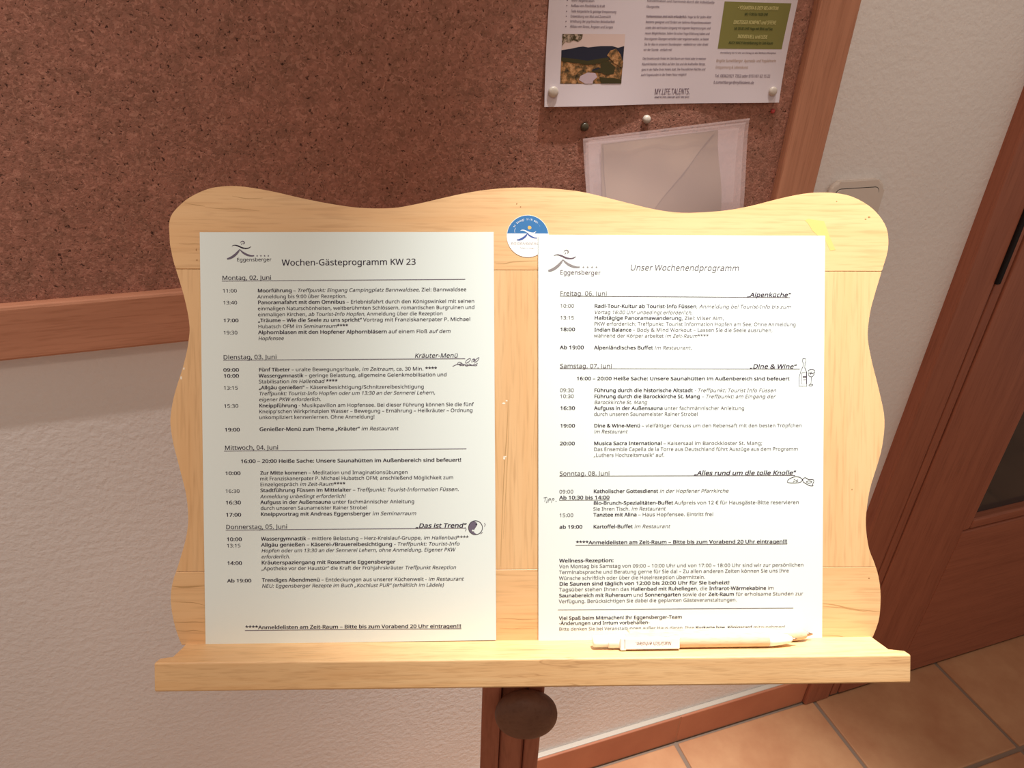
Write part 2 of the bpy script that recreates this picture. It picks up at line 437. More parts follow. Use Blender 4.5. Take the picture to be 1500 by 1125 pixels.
# upright hinge cover in the joint, ends at about hand height
bm = bmesh.new(); add_box(bm, (1.0508, YF - 0.004, 0.985), (1.0600, -0.012, 2.0), 0.002, 2)
bm_obj('seal_cover', bm, M_SEAL, door)
hd = box('handle_plate', (1.80, YF - 0.006, 0.93), (1.84, YF - 0.0001, 1.15), M_STEEL, door, 0.003)
box('door_handle', (1.70, YF - 0.055, 1.075), (1.83, YF - 0.038, 1.095), M_STEEL, hd, 0.006)
box('handle_neck', (1.811, YF - 0.040, 1.076), (1.829, YF - 0.005, 1.094), M_STEEL, hd, 0.004)

# ------------------------------------------------------------------ notice board
CBX0, CBX1, CBZ0, CBZ1 = -0.60, 0.668, 1.030, 1.95
cork = empty('cork_notice_board', (CBX0, 0, CBZ0))
tag(cork, 'large brown cork notice board in a reddish wooden frame on the plaster wall', 'notice board')
def rel(o, e):
    o.matrix_parent_inverse = Matrix.Translation(-Vector(e.location))
    return o
FW = 0.056
rel(box('cork_sheet', (CBX0 + 0.03, -0.010, CBZ0 + 0.03), (CBX1 - 0.03, -0.001, CBZ1 - 0.03), M_CORK, cork), cork)
rel(box('frame_rail', (CBX0, -0.021, CBZ0), (CBX1 - FW, -0.0005, CBZ0 + FW), M_FRAME_H, cork, 0.003), cork)
rel(box('frame_rail', (CBX0, -0.021, CBZ1 - FW), (CBX1 - FW, -0.0005, CBZ1), M_FRAME_H, cork, 0.003), cork)
rel(box('frame_stile', (CBX1 - FW + 0.0002, -0.021, CBZ0), (CBX1, -0.0005, CBZ1), M_FRAME_V, cork, 0.003), cork)
rel(box('frame_stile', (CBX0, -0.0212, CBZ0 + FW), (CBX0 + FW, -0.0005, CBZ1 - FW), M_FRAME_V, cork, 0.003), cork)

# ------------------------------------------------------------------ reading stand frame (local: X along board, Y up the board, Z towards the reader)
BO = Vector((0.1574165085, -0.3357938406, 1.1217652908))
BX = Vector((0.9537588590, -0.2993952658, 0.0265803238))
BY = Vector((0.1244432452, 0.4738254203, 0.8717817100))
BN = Vector((-0.2736017499, -0.8281617873, 0.4891729107))
BM = Matrix.Identity(4)
for i in range(3):
    BM[i][0] = BX[i]; BM[i][1] = BY[i]; BM[i][2] = BN[i]; BM[i][3] = BO[i]


def ray(u, v):
    return CAM_F + CAM_R * ((u - 750) / FPX) - CAM_U * ((v - 562.5) / FPX)


def onboard(u, v, dep=0.0):
    """photo measurement -> board coordinates"""
    d = ray(u, v); p0 = BO + BN * dep
    t = (p0 - CAM_C).dot(BN) / d.dot(BN); p = CAM_C + d * t - BO
    return (p.dot(BX), p.dot(BY))


def onledge(u, v, y):
    d = ray(u, v); t = (BO + BY * y - CAM_C).dot(BY) / d.dot(BY); p = CAM_C + d * t - BO
    return (p.dot(BX), p.dot(BN))


def onwall(u, v, y):
    d = ray(u, v); t = (y - CAM_C.y) / d.y; p = CAM_C + d * t
    return (p.x, p.z)


top_px = [(247.5, 332.5), (249.6, 317.6), (261.3, 302.7), (278.4, 288.8), (304, 277), (325.3, 273.2), (346.7, 272.6), (372.3, 275.6), (406.4, 282),
          (442.7, 290.5), (485.3, 298.8), (517.3, 303.5), (538.7, 305), (560, 305.3), (582.7, 304), (614.7, 298), (646.7, 290.5), (678.7, 283.5), (710.7, 278.3),
          (742.7, 275.4), (774.7, 274.7), (796, 275.4), (828, 277.9), (860, 282.6), (918, 296.9), (952.7, 305.4), (978.7, 309.9), (1001, 311.7),
          (1030.7, 311), (1065, 308), (1100, 301.6), (1144, 290.4), (1176, 284), (1200, 282), (1224, 282.9), (1248, 288), (1272, 300.8), (1288, 316),
          (1298.4, 333.6), (1301.3, 351.2), (1300, 368.8), (1294.5, 388)]
right_px = [(1288, 409), (1280, 436), (1274.7, 457), (1271.2, 484), (1272, 502.7), (1277, 529), (1285, 561), (1292, 590.7), (1295.2, 609),
            (1295.5, 628), (1292, 654.7), (1287, 675), (1280, 697), (1273.3, 721), (1268.8, 753), (1268.8, 777), (1273, 804), (1281, 825), (1286.7, 844),
            (1289.6, 865), (1289.6, 886.7), (1286.7, 910.7), (1276.5, 938)]
left_px = [(266, 945), (256.7, 918.7), (251.3, 892), (250.3, 870.7), (254, 849), (262, 825), (271.3, 793), (275.3, 769), (275.3, 748), (272, 721), (264.7, 692),
           (259, 670), (254, 650), (250.3, 628), (249.7, 612), (252.7, 590.7), (258, 569), (267.3, 540), (274, 513), (277.5, 489), (277.5, 476),
           (274.8, 457), (268.7, 430.7), (260.7, 404), (254, 382), (249, 358)]
outline = catmull([onboard(*p) for p in top_px + right_px], 3) + catmull([onboard(*p) for p in left_px], 3)
BTH = 0.016
LEDGE_Y = -0.1878
yj1 = onboard(760, 396)[1]; yj2 = onboard(760, 834)[1]


def clip(poly, y, keep_above):
    out = []
    n = len(poly)
    for i in range(n):
        a = poly[i]; b = poly[(i + 1) % n]
        ia = (a[1] >= y) == keep_above; ib = (b[1] >= y) == keep_above
        if ia: out.append(a)
        if ia != ib:
            t = (y - a[1]) / (b[1] - a[1]); out.append((a[0] + t * (b[0] - a[0]), y))
    return out


def clipx(poly, x, keep_right):
    return [(q[1], q[0]) for q in clip([(p[1], p[0]) for p in poly], x, keep_right)]


g = 0.00012
stand = empty('reading_stand', mat=BM)
tag(stand, 'wavy-edged light beech reading stand with two printed sheets propped on its ledge', 'reading stand')
top_rail = prism('top_board', clip(outline, yj1 + g, True), -BTH, 0, M_RAIL, stand, 0.0004, 1)
mid = clip(clip(outline, yj1 - g, False), yj2 + g, True)
xs = [-0.30, -0.1350, -0.0400, 0.095, 0.32]
for k in range(len(xs) - 1):
    prism('upright_plank', clipx(clipx(mid, xs[k] + 0.00006, True), xs[k + 1] - 0.00006, False), -BTH, 0, M_PANEL, stand, 0.00015, 1)
bot = clip(clip(outline, yj2 - g, False), LEDGE_Y - 0.002, True)
prism('bottom_board', bot, -BTH, 0, M_RAIL, stand, 0.0003, 1)

# ledge: full width at its front lip, cut back at an angle towards the board
LD = 0.0345; LT = 0.0200
Lx0, Lx1 = -0.2432, 0.2768
lip = 0.0085
lpoly = [(Lx0, LD), (Lx1, LD), (Lx1, LD - lip), (Lx1 - 0.012, LD - lip - 0.0005), (0.2675, -0.001), (0.262, -BTH), (-0.232, -BTH), (-0.2365, -0.001), (Lx0 + 0.010, LD - lip - 0.0005), (Lx0, LD - lip)]
bm = bmesh.new()
a = [bm.verts.new((p[0], LEDGE_Y - LT, p[1])) for p in lpoly]; b2 = [bm.verts.new((p[0], LEDGE_Y, p[1])) for p in lpoly]
bm.faces.new(a); bm.faces.new(b2)
for i in range(len(lpoly)):
    bm.faces.new((a[i], a[(i + 1) % len(lpoly)], b2[(i + 1) % len(lpoly)], b2[i]))
bm.edges.ensure_lookup_table()
bmesh.ops.bevel(bm, geom=list(bm.edges), offset=0.0013, segments=3, affect='EDGES', profile=0.5)
ledge = bm_obj('ledge', bm, M_LEDGE, stand)

# small knots, chips and glue marks on the board
def mark(name, px, mat, dep=0.00006, th=0.0002):
    return prism(name, [onboard(*p) for p in px], 0.00001, dep, mat, stand)


def blob(cx, cy, rx, ry, n=9, rot=0.0):
    return [(cx + rx * math.cos(t + rot) * random.uniform(.75, 1.1), cy + ry * math.sin(t + rot) * random.uniform(.75, 1.1)) for t in [2 * math.pi * k / n for k in range(n)]]


mark('glue_mark', [(1179, 322.5), (1184, 320.5), (1190, 321.5), (1207, 324), (1211, 334), (1215, 346), (1224, 366), (1216, 367), (1209, 352), (1198, 345), (1190, 338), (1184, 328)], M_GLUE)
for cx, cy, rx, ry in ((1273, 318, 2.0, 1.2), (1268, 321, 1.4, .9), (757, 298.5, .9, 1.3), (762.5, 303, 1, .9), (1273, 847, 1.2, 1), (1248, 717, .9, 1), (1225.5, 295, 1, .7), (288.5, 381, 1.2, 1.0), (287.5, 366, .7, 2.2)):
    mark('knot', blob(cx, cy, rx, ry), M_KNOT)
for cx, cy, rx, ry in ((269.5, 540, 1.3, 2.2), (265.3, 553.5, 1.4, 2.4), (738, 591, 2.3, 1.6), (742, 587, 1.6, 1.2), (738.5, 671, 1.6, 3.0), (739.5, 669, 2.6, 1.2)):
    mark('pale_chip', blob(cx, cy, rx, ry), M_CHIP)

STREAKS = [((1203, 884), (1222, 886), (1250, 892), (1289, 896), 1.5), ((1203, 888), (1230, 890), (1255, 894), (1270, 896), 0.9), ((1205, 931), (1225, 931), (1240, 934), (1255, 933), 0.9),
           ((252, 858.5), (268, 860), (285, 859), (300, 858), 2.6), ((251, 881.5), (270, 882), (285, 883), (301, 887), 1.0), ((254, 911), (270, 911.5), (285, 911), (301, 912), 1.2),
           ((258, 923.5), (272, 924.5), (285, 923.5), (301, 926), 1.0), ((726, 386.5), (740, 386), (752, 383.5), (787, 382), 1.3), ((728, 906), (745, 906), (765, 907.5), (787, 907), 0.9),
           ((745, 585), (742, 640), (738, 700), (733, 830), 1.3), ((746, 600), (744, 660), (741, 720), (737, 790), 0.8), ((270, 297), (285, 300), (292, 301), (300, 302), 0.9), ((262, 357), (275, 357.5), (285, 357), (293, 357.5), 0.9),
           ((340, 287), (355, 290), (368, 291), (385, 290), 0.9), ((300, 304), (330, 306), (352, 306), (380, 309), 1.0), ((730, 920), (750, 921), (765, 920), (787, 921), 0.6)]

# post, knob and foot (stand upright in the room)
yaw = math.atan2(BN.x, -BN.y)          # the way the board faces
PX = Vector((math.cos(yaw), math.sin(yaw), 0)); PN = Vector((math.sin(yaw), -math.cos(yaw), 0))
PC = Vector((0.136, -0.4035, 0.0)) + PX * 0.0087
POST_W = 0.0492; POST_D = 0.026
BMI = BM.inverted()


def post_piece(name, xa, xb, na, nb, mat, zbot=0.05, bev=0.002):
    """upright bar whose top is cut to meet the slanted back of the board"""
    vs = []
    for x, n in ((xa, na), (xb, na), (xb, nb), (xa, nb)):
        vs.append(PC + PX * x + PN * n)
    bm = bmesh.new(); lo = []; hi = []
    back = -BTH - 0.0004
    for p in vs:
        lo.append(bm.verts.new((p.x, p.y, zbot)))
        # height where the line meets the plane behind the board or below the ledge
        q0 = BO + BN * back; z = q0.z - ((p.x - q0.x) * BN.x + (p.y - q0.y) * BN.y) / BN.z
        ql = BO + BY * (LEDGE_Y - LT - 0.0005); z2 = ql.z - ((p.x - ql.x) * BY.x + (p.y - ql.y) * BY.y) / BY.z
        hi.append(bm.verts.new((p.x, p.y, min(z, z2))))
    bm.faces.new(lo); bm.faces.new(hi)
    for i in range(4): bm.faces.new((lo[i], lo[(i + 1) % 4], hi[(i + 1) % 4], hi[i]))
    es = [e for e in bm.edges if (e.verts[0] in lo) != (e.verts[1] in lo)]
    bmesh.ops.bevel(bm, geom=es, offset=bev, segments=2, affect='EDGES', profile=0.5)
    bmesh.ops.transform(bm, matrix=BMI, verts=bm.verts)
    return bm_obj(name, bm, mat, stand)


h2 = POST_W / 2
post_piece('post_stile', -h2, -h2 + 0.0155, -POST_D / 2, POST_D / 2, M_POST)
post_piece('post_stile', h2 - 0.0125, h2, -POST_D / 2, POST_D / 2, M_POST)
post_piece('sliding_lath', -h2 + 0.0157, h2 - 0.0127, -POST_D / 2 + 0.003, POST_D / 2 - 0.0055, M_POST, 0.45)
# knob: thick turned wooden disc on a horizontal axle
kz = 0.8755
kc = PC + PX * 0.0105 + PN * (POST_D / 2 + 0.0); kc.z = kz
km = Matrix.Identity(4)
for i in range(3):
    km[i][0] = PX[i]; km[i][1] = (0, 0, 1)[i]; km[i][2] = PN[i]; km[i][3] = kc[i]
kprof = [(0.010, 0.0005), (0.018, 0.0015), (0.0228, 0.004), (0.0246, 0.0085), (0.0240, 0.0135), (0.0205, 0.0175), (0.013, 0.0197), (0.006, 0.0203), (0.0, 0.0205)]
lathe('clamping_knob', catmull(kprof, 3), M_KNOB, stand, 56, mtx=BMI @ km)
# foot: two crossed feet on the floor
def world_box(name, c, ax, hl, hw, z0, z1, mat):
    ay = Vector((-ax.y, ax.x, 0))
    bm = bmesh.new()
    add_box(bm, (-hl, -hw, z0), (hl, hw, z1), 0.004, 2)
    M4 = Matrix.Identity(4)
    for i in range(3): M4[i][0] = ax[i]; M4[i][1] = ay[i]; M4[i][3] = (c.x, c.y, 0)[i]
    bmesh.ops.transform(bm, matrix=BMI @ M4, verts=bm.verts)
    return bm_obj(name, bm, mat, stand)
world_box('foot', PC, PX, 0.20, 0.027, 0.0005, 0.030, M_POST)
world_box('foot', PC, PN, 0.17, 0.027, 0.030, 0.052, M_POST)

# ------------------------------------------------------------------ text engine (built-in typeface, flat print laid on its sheet)
TCURVE = bpy.data.curves.new('type', 'FONT'); TCURVE.resolution_u = 2
try:      # the sans typeface that ships with Blender itself; otherwise its built-in one
    import os
    for base in (bpy.utils.system_resource('DATAFILES', path='fonts'), os.path.join(bpy.utils.resource_path('LOCAL'), 'datafiles', 'fonts')):
        fp = os.path.join(base or '', 'NotoSansHebrew-Regular.woff2')
        if os.path.exists(fp):
            TCURVE.font = bpy.data.fonts.load(fp); break
except Exception:
    pass
print('TYPE', TCURVE.font)
TOBJ = bpy.data.objects.new('type', TCURVE); COL.objects.link(TOBJ)
VL = bpy.context.view_layer


def eval_text(s, bold):
    TCURVE.body = s; TCURVE.offset = 0.0
    VL.update()
    dg = bpy.context.evaluated_depsgraph_get()
    ev = TOBJ.evaluated_get(dg); me = ev.to_mesh()
    vs = [tuple(v.co) for v in me.vertices]; me.calc_loop_triangles(); fs = [tuple(t.vertices) for t in me.loop_triangles]
    ev.to_mesh_clear()
    return vs, fs


_v, _f = eval_text('H', False); CAPH = max(v[1] for v in _v)
_v, _f = eval_text('|', False); BARW = max(v[0] for v in _v)
_v, _f = eval_text('|', True); BARWB = max(v[0] for v in _v)
GC = {}


def glyphs(s, style):
    bold = 'b' in style
    key = (s, style)
    if key in GC: return GC[key]
    vs, fs = eval_text(s, bold)
    w, _ = eval_text(s + '|', bold)
    adv = max(v[0] for v in w) - (BARWB if bold else BARW)
    if bold:      # heavier strokes: the outline printed three times, slightly shifted
        n0 = len(vs); b0 = list(vs); f0 = list(fs)
        for dx, dy in ((0.022, 0.0), (0.044, 0.0), (0.022, 0.012)):
            k0 = len(vs); vs = vs + [(v[0] + dx, v[1] + dy, 0.000008 * (k0 // n0)) for v in b0]; fs = fs + [tuple(i + k0 for i in f_) for f_ in f0]
    else:
        n0 = len(vs); b0 = list(vs); vs = vs + [(v[0] + 0.014, v[1], 0.000008) for v in b0]; fs = fs + [tuple(i + n0 for i in f_) for f_ in fs]
    if 'i' in style: vs = [(v[0] + 0.19 * v[1], v[1], v[2]) for v in vs]
    GC[key] = (vs, fs, adv + 0.0)
    return GC[key]


class Print:
    """collects flat print for one sheet; e = function photo px -> sheet (x, y); z = height over the sheet"""
    def __init__(self, conv, z): self.c = conv; self.z = z; self.sets = {}
    def _s(self, m): return self.sets.setdefault(m, ([], []))
    def line(self, u0, v0, u1, v1, capx, runs, mats, ang=None):
        """one line of type; runs = [(style, text)], fitted between its measured ends"""
        p0 = Vector(self.c(u0, v0)); p1 = Vector(self.c(u1, v1))
        d = p1 - p0
        if ang is not None: d = Vector((math.cos(ang), math.sin(ang))) * d.length
        L = d.length; ux = d.normalized(); uy = Vector((-ux.y, ux.x))
        pc = Vector(self.c(u0, v0 - capx)); h = (pc - p0).length
        gl = [glyphs(t, st) for st, t in runs]
        tot = sum(g_[2] for g_ in gl); sx = L / tot; sy = h / CAPH
        x = 0.0
        for (st, t), (vs, fs, adv) in zip(runs, gl):
            V, F = self._s(mats[st] if st in mats else mats[''])
            n = len(V)
            for v in vs:
                q = p0 + ux * ((x + v[0]) * sx) + uy * (v[1] * sy)
                V.append((q.x, q.y, self.z + v[2]))
            F += [tuple(i + n for i in f) for f in fs]
            x += adv
    def stroke(self, pts, w, mat, z=0.0, conv=True, smooth=0):
        """tapered ribbon; w = width or list of widths in photo px"""
        if smooth: 
            ws = w if isinstance(w, list) else [w] * len(pts)
            q = catmull([(p[0], p[1], ww) for p, ww in zip(pts, ws)], smooth); pts = [(a_[0], a_[1]) for a_ in q]; w = [a_[2] for a_ in q]
        ws = w if isinstance(w, list) else [w] * len(pts)
        if len(pts) == 2:        # long rules follow the sheet in short steps
            m_ = max(1, int(math.hypot(pts[1][0] - pts[0][0], pts[1][1] - pts[0][1]) / 6))
            pts = [(pts[0][0] + (pts[1][0] - pts[0][0]) * j / m_, pts[0][1] + (pts[1][1] - pts[0][1]) * j / m_) for j in range(m_ + 1)]; ws = [ws[0]] * len(pts)
        V, F = self._s(mat); n = len(V)
        for i, p in enumerate(pts):
            a_ = pts[max(i - 1, 0)]; b_ = pts[min(i + 1, len(pts) - 1)]
            dx, dy = b_[0] - a_[0], b_[1] - a_[1]; l = math.hypot(dx, dy) or 1
            nx, ny = -dy / l, dx / l
            for s in (-1, 1):
                q = self.c(p[0] + s * nx * ws[i] / 2, p[1] + s * ny * ws[i] / 2)
                V.append((q[0], q[1], self.z + z))
        for i in range(len(pts) - 1):
            k = n + 2 * i; F.append((k, k + 1, k + 3, k + 2))
    def poly(self, pts, mat, z=0.0):
        V, F = self._s(mat); n = len(V)
        for p in pts:
            q = self.c(*p); V.append((q[0], q[1], self.z + z))
        F.append(tuple(range(n, n + len(pts))))
    def build(self, name, parent, label=None):
        for i, (mt, (V, F)) in enumerate(self.sets.items()):
            o = mesh_obj(name, V, F, mt, parent)
            if label: o['label'] = label
        self.sets = {}


def up_normals(o):
    if sum(p.normal.z for p in o.data.polygons) < 0: o.data.flip_normals()


def logo(P, ox, oy, k, dark, grey, head=None, word=None, stars=True):
    f = lambda x, y: (ox + (x - 248) / 5.92 * k, oy + (y - 293) / 5.92 * k)
    w = lambda L: [q / 5.92 * k for q in L]
    P.stroke([f(293, 181), f(306, 174), f(325, 173), (f(352, 181)), f(380, 194), f(405, 200), f(432, 199), f(450, 191), f(461, 183)], w([2, 5, 8, 11, 12, 11, 9, 6, 1]), dark, smooth=3)
    P.stroke([f(361, 208), f(350, 226), f(330, 249), f(305, 270), f(278, 285), f(252, 292)], w([4, 15, 20, 21, 19, 13]), grey, smooth=3)
    P.stroke([f(361, 208), f(380, 228), f(405, 246), f(432, 258), f(460, 265), f(487, 264)], w([4, 13, 17, 17, 13, 9]), grey, smooth=3)
    P.stroke([f(366, 155), f(372, 143), f(386, 138), f(398, 143), f(401, 154), f(392, 163)], w([2, 5, 8, 9, 10, 4]), head or grey, smooth=3)
    P.stroke([f(375, 168), f(382, 160), f(384, 152)], w([4, 6, 2]), head or grey, smooth=2)
    if stars:
        for sx in (513, 545, 578, 610):
            pts = []
            for j in range(10):
                r_ = (8.5 if j % 2 == 0 else 4) / 5.92 * k
                c_ = f(sx, 265); pts.append((c_[0] + r_ * math.sin(j * math.pi / 5), c_[1] - r_ * math.cos(j * math.pi / 5)))
            P.poly(pts, grey)


def sheet(name, corners_px, z0, z1, mat, label, cat, group=None):
    c = [onboard(*p) for p in corners_px]
    # A4 rectangle about the fitted centre
    ctr = Vector((sum(p[0] for p in c) / 4, sum(p[1] for p in c) / 4))
    ax = (Vector(c[1]) - Vector(c[0])) + (Vector(c[2]) - Vector(c[3])); th = math.atan2(ax.y, ax.x)
    e = empty(name, mat=BM @ Matrix.Translation((ctr.x, ctr.y, 0)) @ Matrix.Rotation(th, 4, 'Z'))
    hw, hh = 0.105, 0.1485
    # gently wavy sheet so the rims stand off the wood
    bm = bmesh.new(); nx, ny = 22, 30; grid = []
    for j in range(ny + 1):
        row = []
        for i in range(nx + 1):
            x = -hw + 2 * hw * i / nx; y = -hh + 2 * hh * j / ny
            lift = z0 + z1 * (abs(x) / hw) ** 6 + 0.0003 * (0.5 + 0.5 * math.sin(x * 37 + y * 11))
            row.append(bm.verts.new((x, y, lift)))
        grid.append(row)
    for j in range(ny):
        for i in range(nx):
            bm.faces.new((grid[j][i], grid[j][i + 1], grid[j + 1][i + 1], grid[j + 1][i]))
    o = bm_obj('paper_sheet', bm, mat, e, True)
    up_normals(o)
    md = o.modifiers.new('thickness', 'SOLIDIFY'); md.thickness = 0.00012; md.offset = -1; md.use_rim = False
    tag(e, label, cat, group)
    lift = lambda x, y: z0 + z1 * (abs(x) / hw) ** 6 + 0.0003 * (0.5 + 0.5 * math.sin(x * 37 + y * 11))
    ci, si = math.cos(-th), math.sin(-th)
    def conv(u, v):
        # project on the board plane lifted to the paper's mean height
        p = onboard(u, v, 0.0008); dx, dy = p[0] - ctr.x, p[1] - ctr.y
        return (dx * ci - dy * si, dx * si + dy * ci)
    return e, conv, lift


def drape(parent, lift, names, off=0.00012):
    """lay the flat print on the wavy sheet"""
    for o in [c for c in COL.objects if c.parent == parent and c.name.split('.')[0] in names]:
        for v in o.data.vertices:
            v.co.z = lift(v.co.x, v.co.y) + off + min(v.co.z, 0.0001)


R, B_, I, BI = '', 'b', 'i', 'bi'
pl, convL, liftL = sheet('programme_sheet', [(293, 341), (723, 339), (727, 938), (302, 943)], 0.0007, 0.00008, M_PAPER,
                         'left printed sheet headed Wochen-Gästeprogramm KW 23, propped on the ledge', 'paper sheet')
pr, convR, liftR = sheet('programme_sheet', [(789, 344), (1208, 346), (1203, 935), (788, 940)], 0.0007, 0.00008, M_PAPER,
                         'right printed sheet headed Unser Wochenendprogramm, overlapping the round sticker', 'paper sheet')

LEFT = [
 (325.1, 410.2, 397.6, 6.3, [(R, 'Montag, 02. Juni')]),
 (325.8, 428.5, 347.1, 5.1, [(R, '11:00')]),
 (377, 428.3, 683.3, 5.1, [(B_, 'Moorführung '), (R, '– '), (I, 'Treffpunkt: Eingang Campingplatz Bannwaldsee'), (R, ', Ziel: Bannwaldsee')]),
 (377, 437.1, 508, 5.1, [(R, 'Anmeldung bis 9:00 über Rezeption.')]),
 (326.5, 445.9, 347.5, 5.1, [(R, '13:40')]),
 (377.3, 445.5, 695.1, 5.1, [(B_, 'Panoramafahrt mit dem Omnibus '), (R, '– Erlebnisfahrt durch den Königswinkel mit seinen')]),
 (377.3, 454.5, 695.3, 5.1, [(R, 'einmaligen Naturschönheiten, weltberühmten Schlössern, romantischen Burgruinen und')]),
 (377.5, 463.3, 648.6, 5.1, [(R, 'einmaligen Kirchen, '), (I, 'ab Tourist-Info Hopfen'), (R, ', Anmeldung über die Rezeption')]),
 (326.7, 472, 349.3, 5.1, [(B_, '17:00')]),
 (377.6, 471.9, 689.2, 5.1, [(B_, '„Träume – Wie die Seele zu uns spricht“ '), (R, 'Vortrag mit Franziskanerpater P. Michael')]),
 (377.8, 480.8, 510, 5.1, [(R, 'Hubatsch OFM '), (I, 'im Seminarraum'), (B_, '****')]),
 (326.9, 489.8, 348, 5.1, [(R, '19:30')]),
 (378, 489.4, 660, 5.1, [(B_, 'Alphornblasen mit den Hopfener Alphornbläsern '), (R, 'auf einem Floß '), (I, 'auf dem')]),
 (378, 498.2, 415.5, 5.1, [(I, 'Hopfensee')]),
 (326.7, 526.4, 405.4, 6.3, [(R, 'Dienstag, 03. Juni')]),
 (606.9, 524, 670.6, 6.3, [(I, 'Kräuter-Menü')]),
 (326.8, 544.5, 350, 5.1, [(B_, '09:00')]),
 (378.7, 544.1, 640.2, 5.1, [(B_, 'Fünf Tibeter '), (R, '– uralte Bewegungsrituale, '), (I, 'im Zeitraum, '), (R, 'ca. 30 Min. '), (B_, '****')]),
 (327.2, 553.2, 350, 5.1, [(B_, '10:00')]),
 (378.7, 552.9, 654.6, 5.1, [(B_, 'Wassergymnastik '), (R, '– geringe Belastung, allgemeine Gelenkmobilisation und')]),
 (378.8, 561.5, 494.4, 5.1, [(R, 'Stabilisation '), (I, 'im Hallenbad '), (B_, '****')]),
 (327.3, 570.8, 348.8, 5.1, [(R, '13:15')]),
 (378.8, 570.3, 621.3, 5.1, [(B_, '„Allgäu genießen“ '), (R, '– Käsereibesichtigung/Schnitzereibesichtigung')]),
 (379, 579.1, 637.7, 5.1, [(I, 'Treffpunkt: Tourist-Info Hopfen oder um 13:30 an der Sennerei Lehern,')]),
 (379, 587.7, 470.4, 5.1, [(I, 'eigener PKW erforderlich.')]),
 (327.8, 597.2, 349.3, 5.1, [(R, '15:30')]),
 (379.2, 596.7, 693.8, 5.1, [(B_, 'Kneippführung '), (R, '- Musikpavillon am Hopfensee. Bei dieser Führung können Sie die fünf')]),
 (379.2, 605.3, 692.6, 5.1, [(R, "Kneipp'schen Wirkprinzipien Wasser – Bewegung – Ernährung – Heilkräuter – Ordnung")]),
 (379.3, 613.9, 549, 5.1, [(R, 'unkompliziert kennenlernen. Ohne Anmeldung!')]),
 (328.7, 632, 351.3, 5.1, [(B_, '19:00')]),
 (379.7, 631.3, 583.6, 5.1, [(B_, 'Genießer-Menü zum Thema „Kräuter“ '), (I, 'im Restaurant')]),
 (328.9, 659, 407.9, 6.3, [(R, 'Mittwoch, 04. Juni')]),
 (352.2, 678.2, 675.7, 5.1, [(B_, '16:00 – 20:00 Heiße Sache: Unsere Saunahütten im Außenbereich sind befeuert!')]),
 (329.4, 695.8, 352.3, 5.1, [(B_, '10:00')]),
 (380.9, 695.3, 597.5, 5.1, [(B_, 'Zur Mitte kommen '), (R, '– Meditation und Imaginationsübungen')]),
 (380.6, 703.6, 664.3, 5.1, [(R, 'mit Franziskanerpater P. Michael Hubatsch OFM; anschließend Möglichkeit zum')]),
 (380.8, 712.2, 505.9, 5.1, [(R, 'Einzelgespräch '), (I, 'im Zeit-Raum'), (B_, '****')]),
 (329.9, 721.9, 351.2, 5.1, [(R, '16:30')]),
 (381, 720.8, 672.2, 5.1, [(B_, 'Stadtführung Füssen im Mittelalter '), (I, '– Treffpunkt: Tourist-Information Füssen.')]),
 (381, 729.9, 506, 5.1, [(I, 'Anmeldung unbedingt erforderlich!')]),
 (330.2, 738.7, 353, 5.1, [(B_, '16:30')]),
 (381.3, 738.3, 607.2, 5.1, [(B_, 'Aufguss in der Außensauna '), (R, 'unter fachmännischer Anleitung')]),
 (381.5, 746.9, 538, 5.1, [(R, 'durch unseren Saunameister Rainer Strobel')]),
 (330.5, 756.6, 353.3, 5.1, [(B_, '17:00')]),
 (381.6, 755.7, 609.7, 5.1, [(B_, 'Kneippvortrag mit Andreas Eggensberger '), (I, 'im Seminarraum')]),
 (330.8, 775, 421, 6.3, [(R, 'Donnerstag, 05. Juni')]),
 (608.3, 773, 682, 6.3, [(BI, '„Das ist Trend“')]),
 (331.7, 792.4, 354.3, 5.1, [(B_, '10:00')]),
 (382.2, 791.7, 686.7, 5.1, [(B_, 'Wassergymnastik '), (R, '– mittlere Belastung – Herz-Kreislauf-Gruppe, '), (I, 'im Hallenbad'), (R, '****')]),
 (332, 801.7, 352.6, 5.1, [(R, '13:15')]),
 (382.4, 800.6, 673.1, 5.1, [(B_, 'Allgäu genießen – Käserei-/Brauereibesichtigung '), (I, '- Treffpunkt: Tourist-Info')]),
 (382.6, 809.2, 666.6, 5.1, [(I, 'Hopfen oder um 13:30 an der Sennerei Lehern, ohne Anmeldung. Eigener PKW')]),
 (382.6, 818, 425, 5.1, [(I, 'erforderlich.')]),
 (332.4, 827.3, 354.6, 5.1, [(B_, '14:00')]),
 (382.7, 826.6, 579, 5.1, [(B_, 'Kräuterspaziergang mit Rosemarie Eggensberger')]),
 (382.9, 835.2, 668.1, 5.1, [(R, '„Apotheke vor der Haustür“ die Kraft der Frühjahrskräuter '), (I, 'Treffpunkt Rezeption')]),
 (332.8, 853.1, 368.2, 5.1, [(B_, 'Ab 19:00')]),
 (383.6, 852.2, 679, 5.1, [(B_, 'Trendiges Abendmenü '), (R, '– Entdeckungen aus unserer Küchenwelt - '), (I, 'im Restaurant')]),
 (383.3, 860.8, 650, 5.1, [(I, 'NEU: Eggensberger Rezepte im Buch „Kochlust PUR“ (erhältlich im Lädele)')]),
 (359.1, 921.5, 675.6, 5.1, [(B_, '****Anmeldelisten am Zeit-Raum – Bitte bis zum Vorabend 20 Uhr eintragen!!!')]),
]
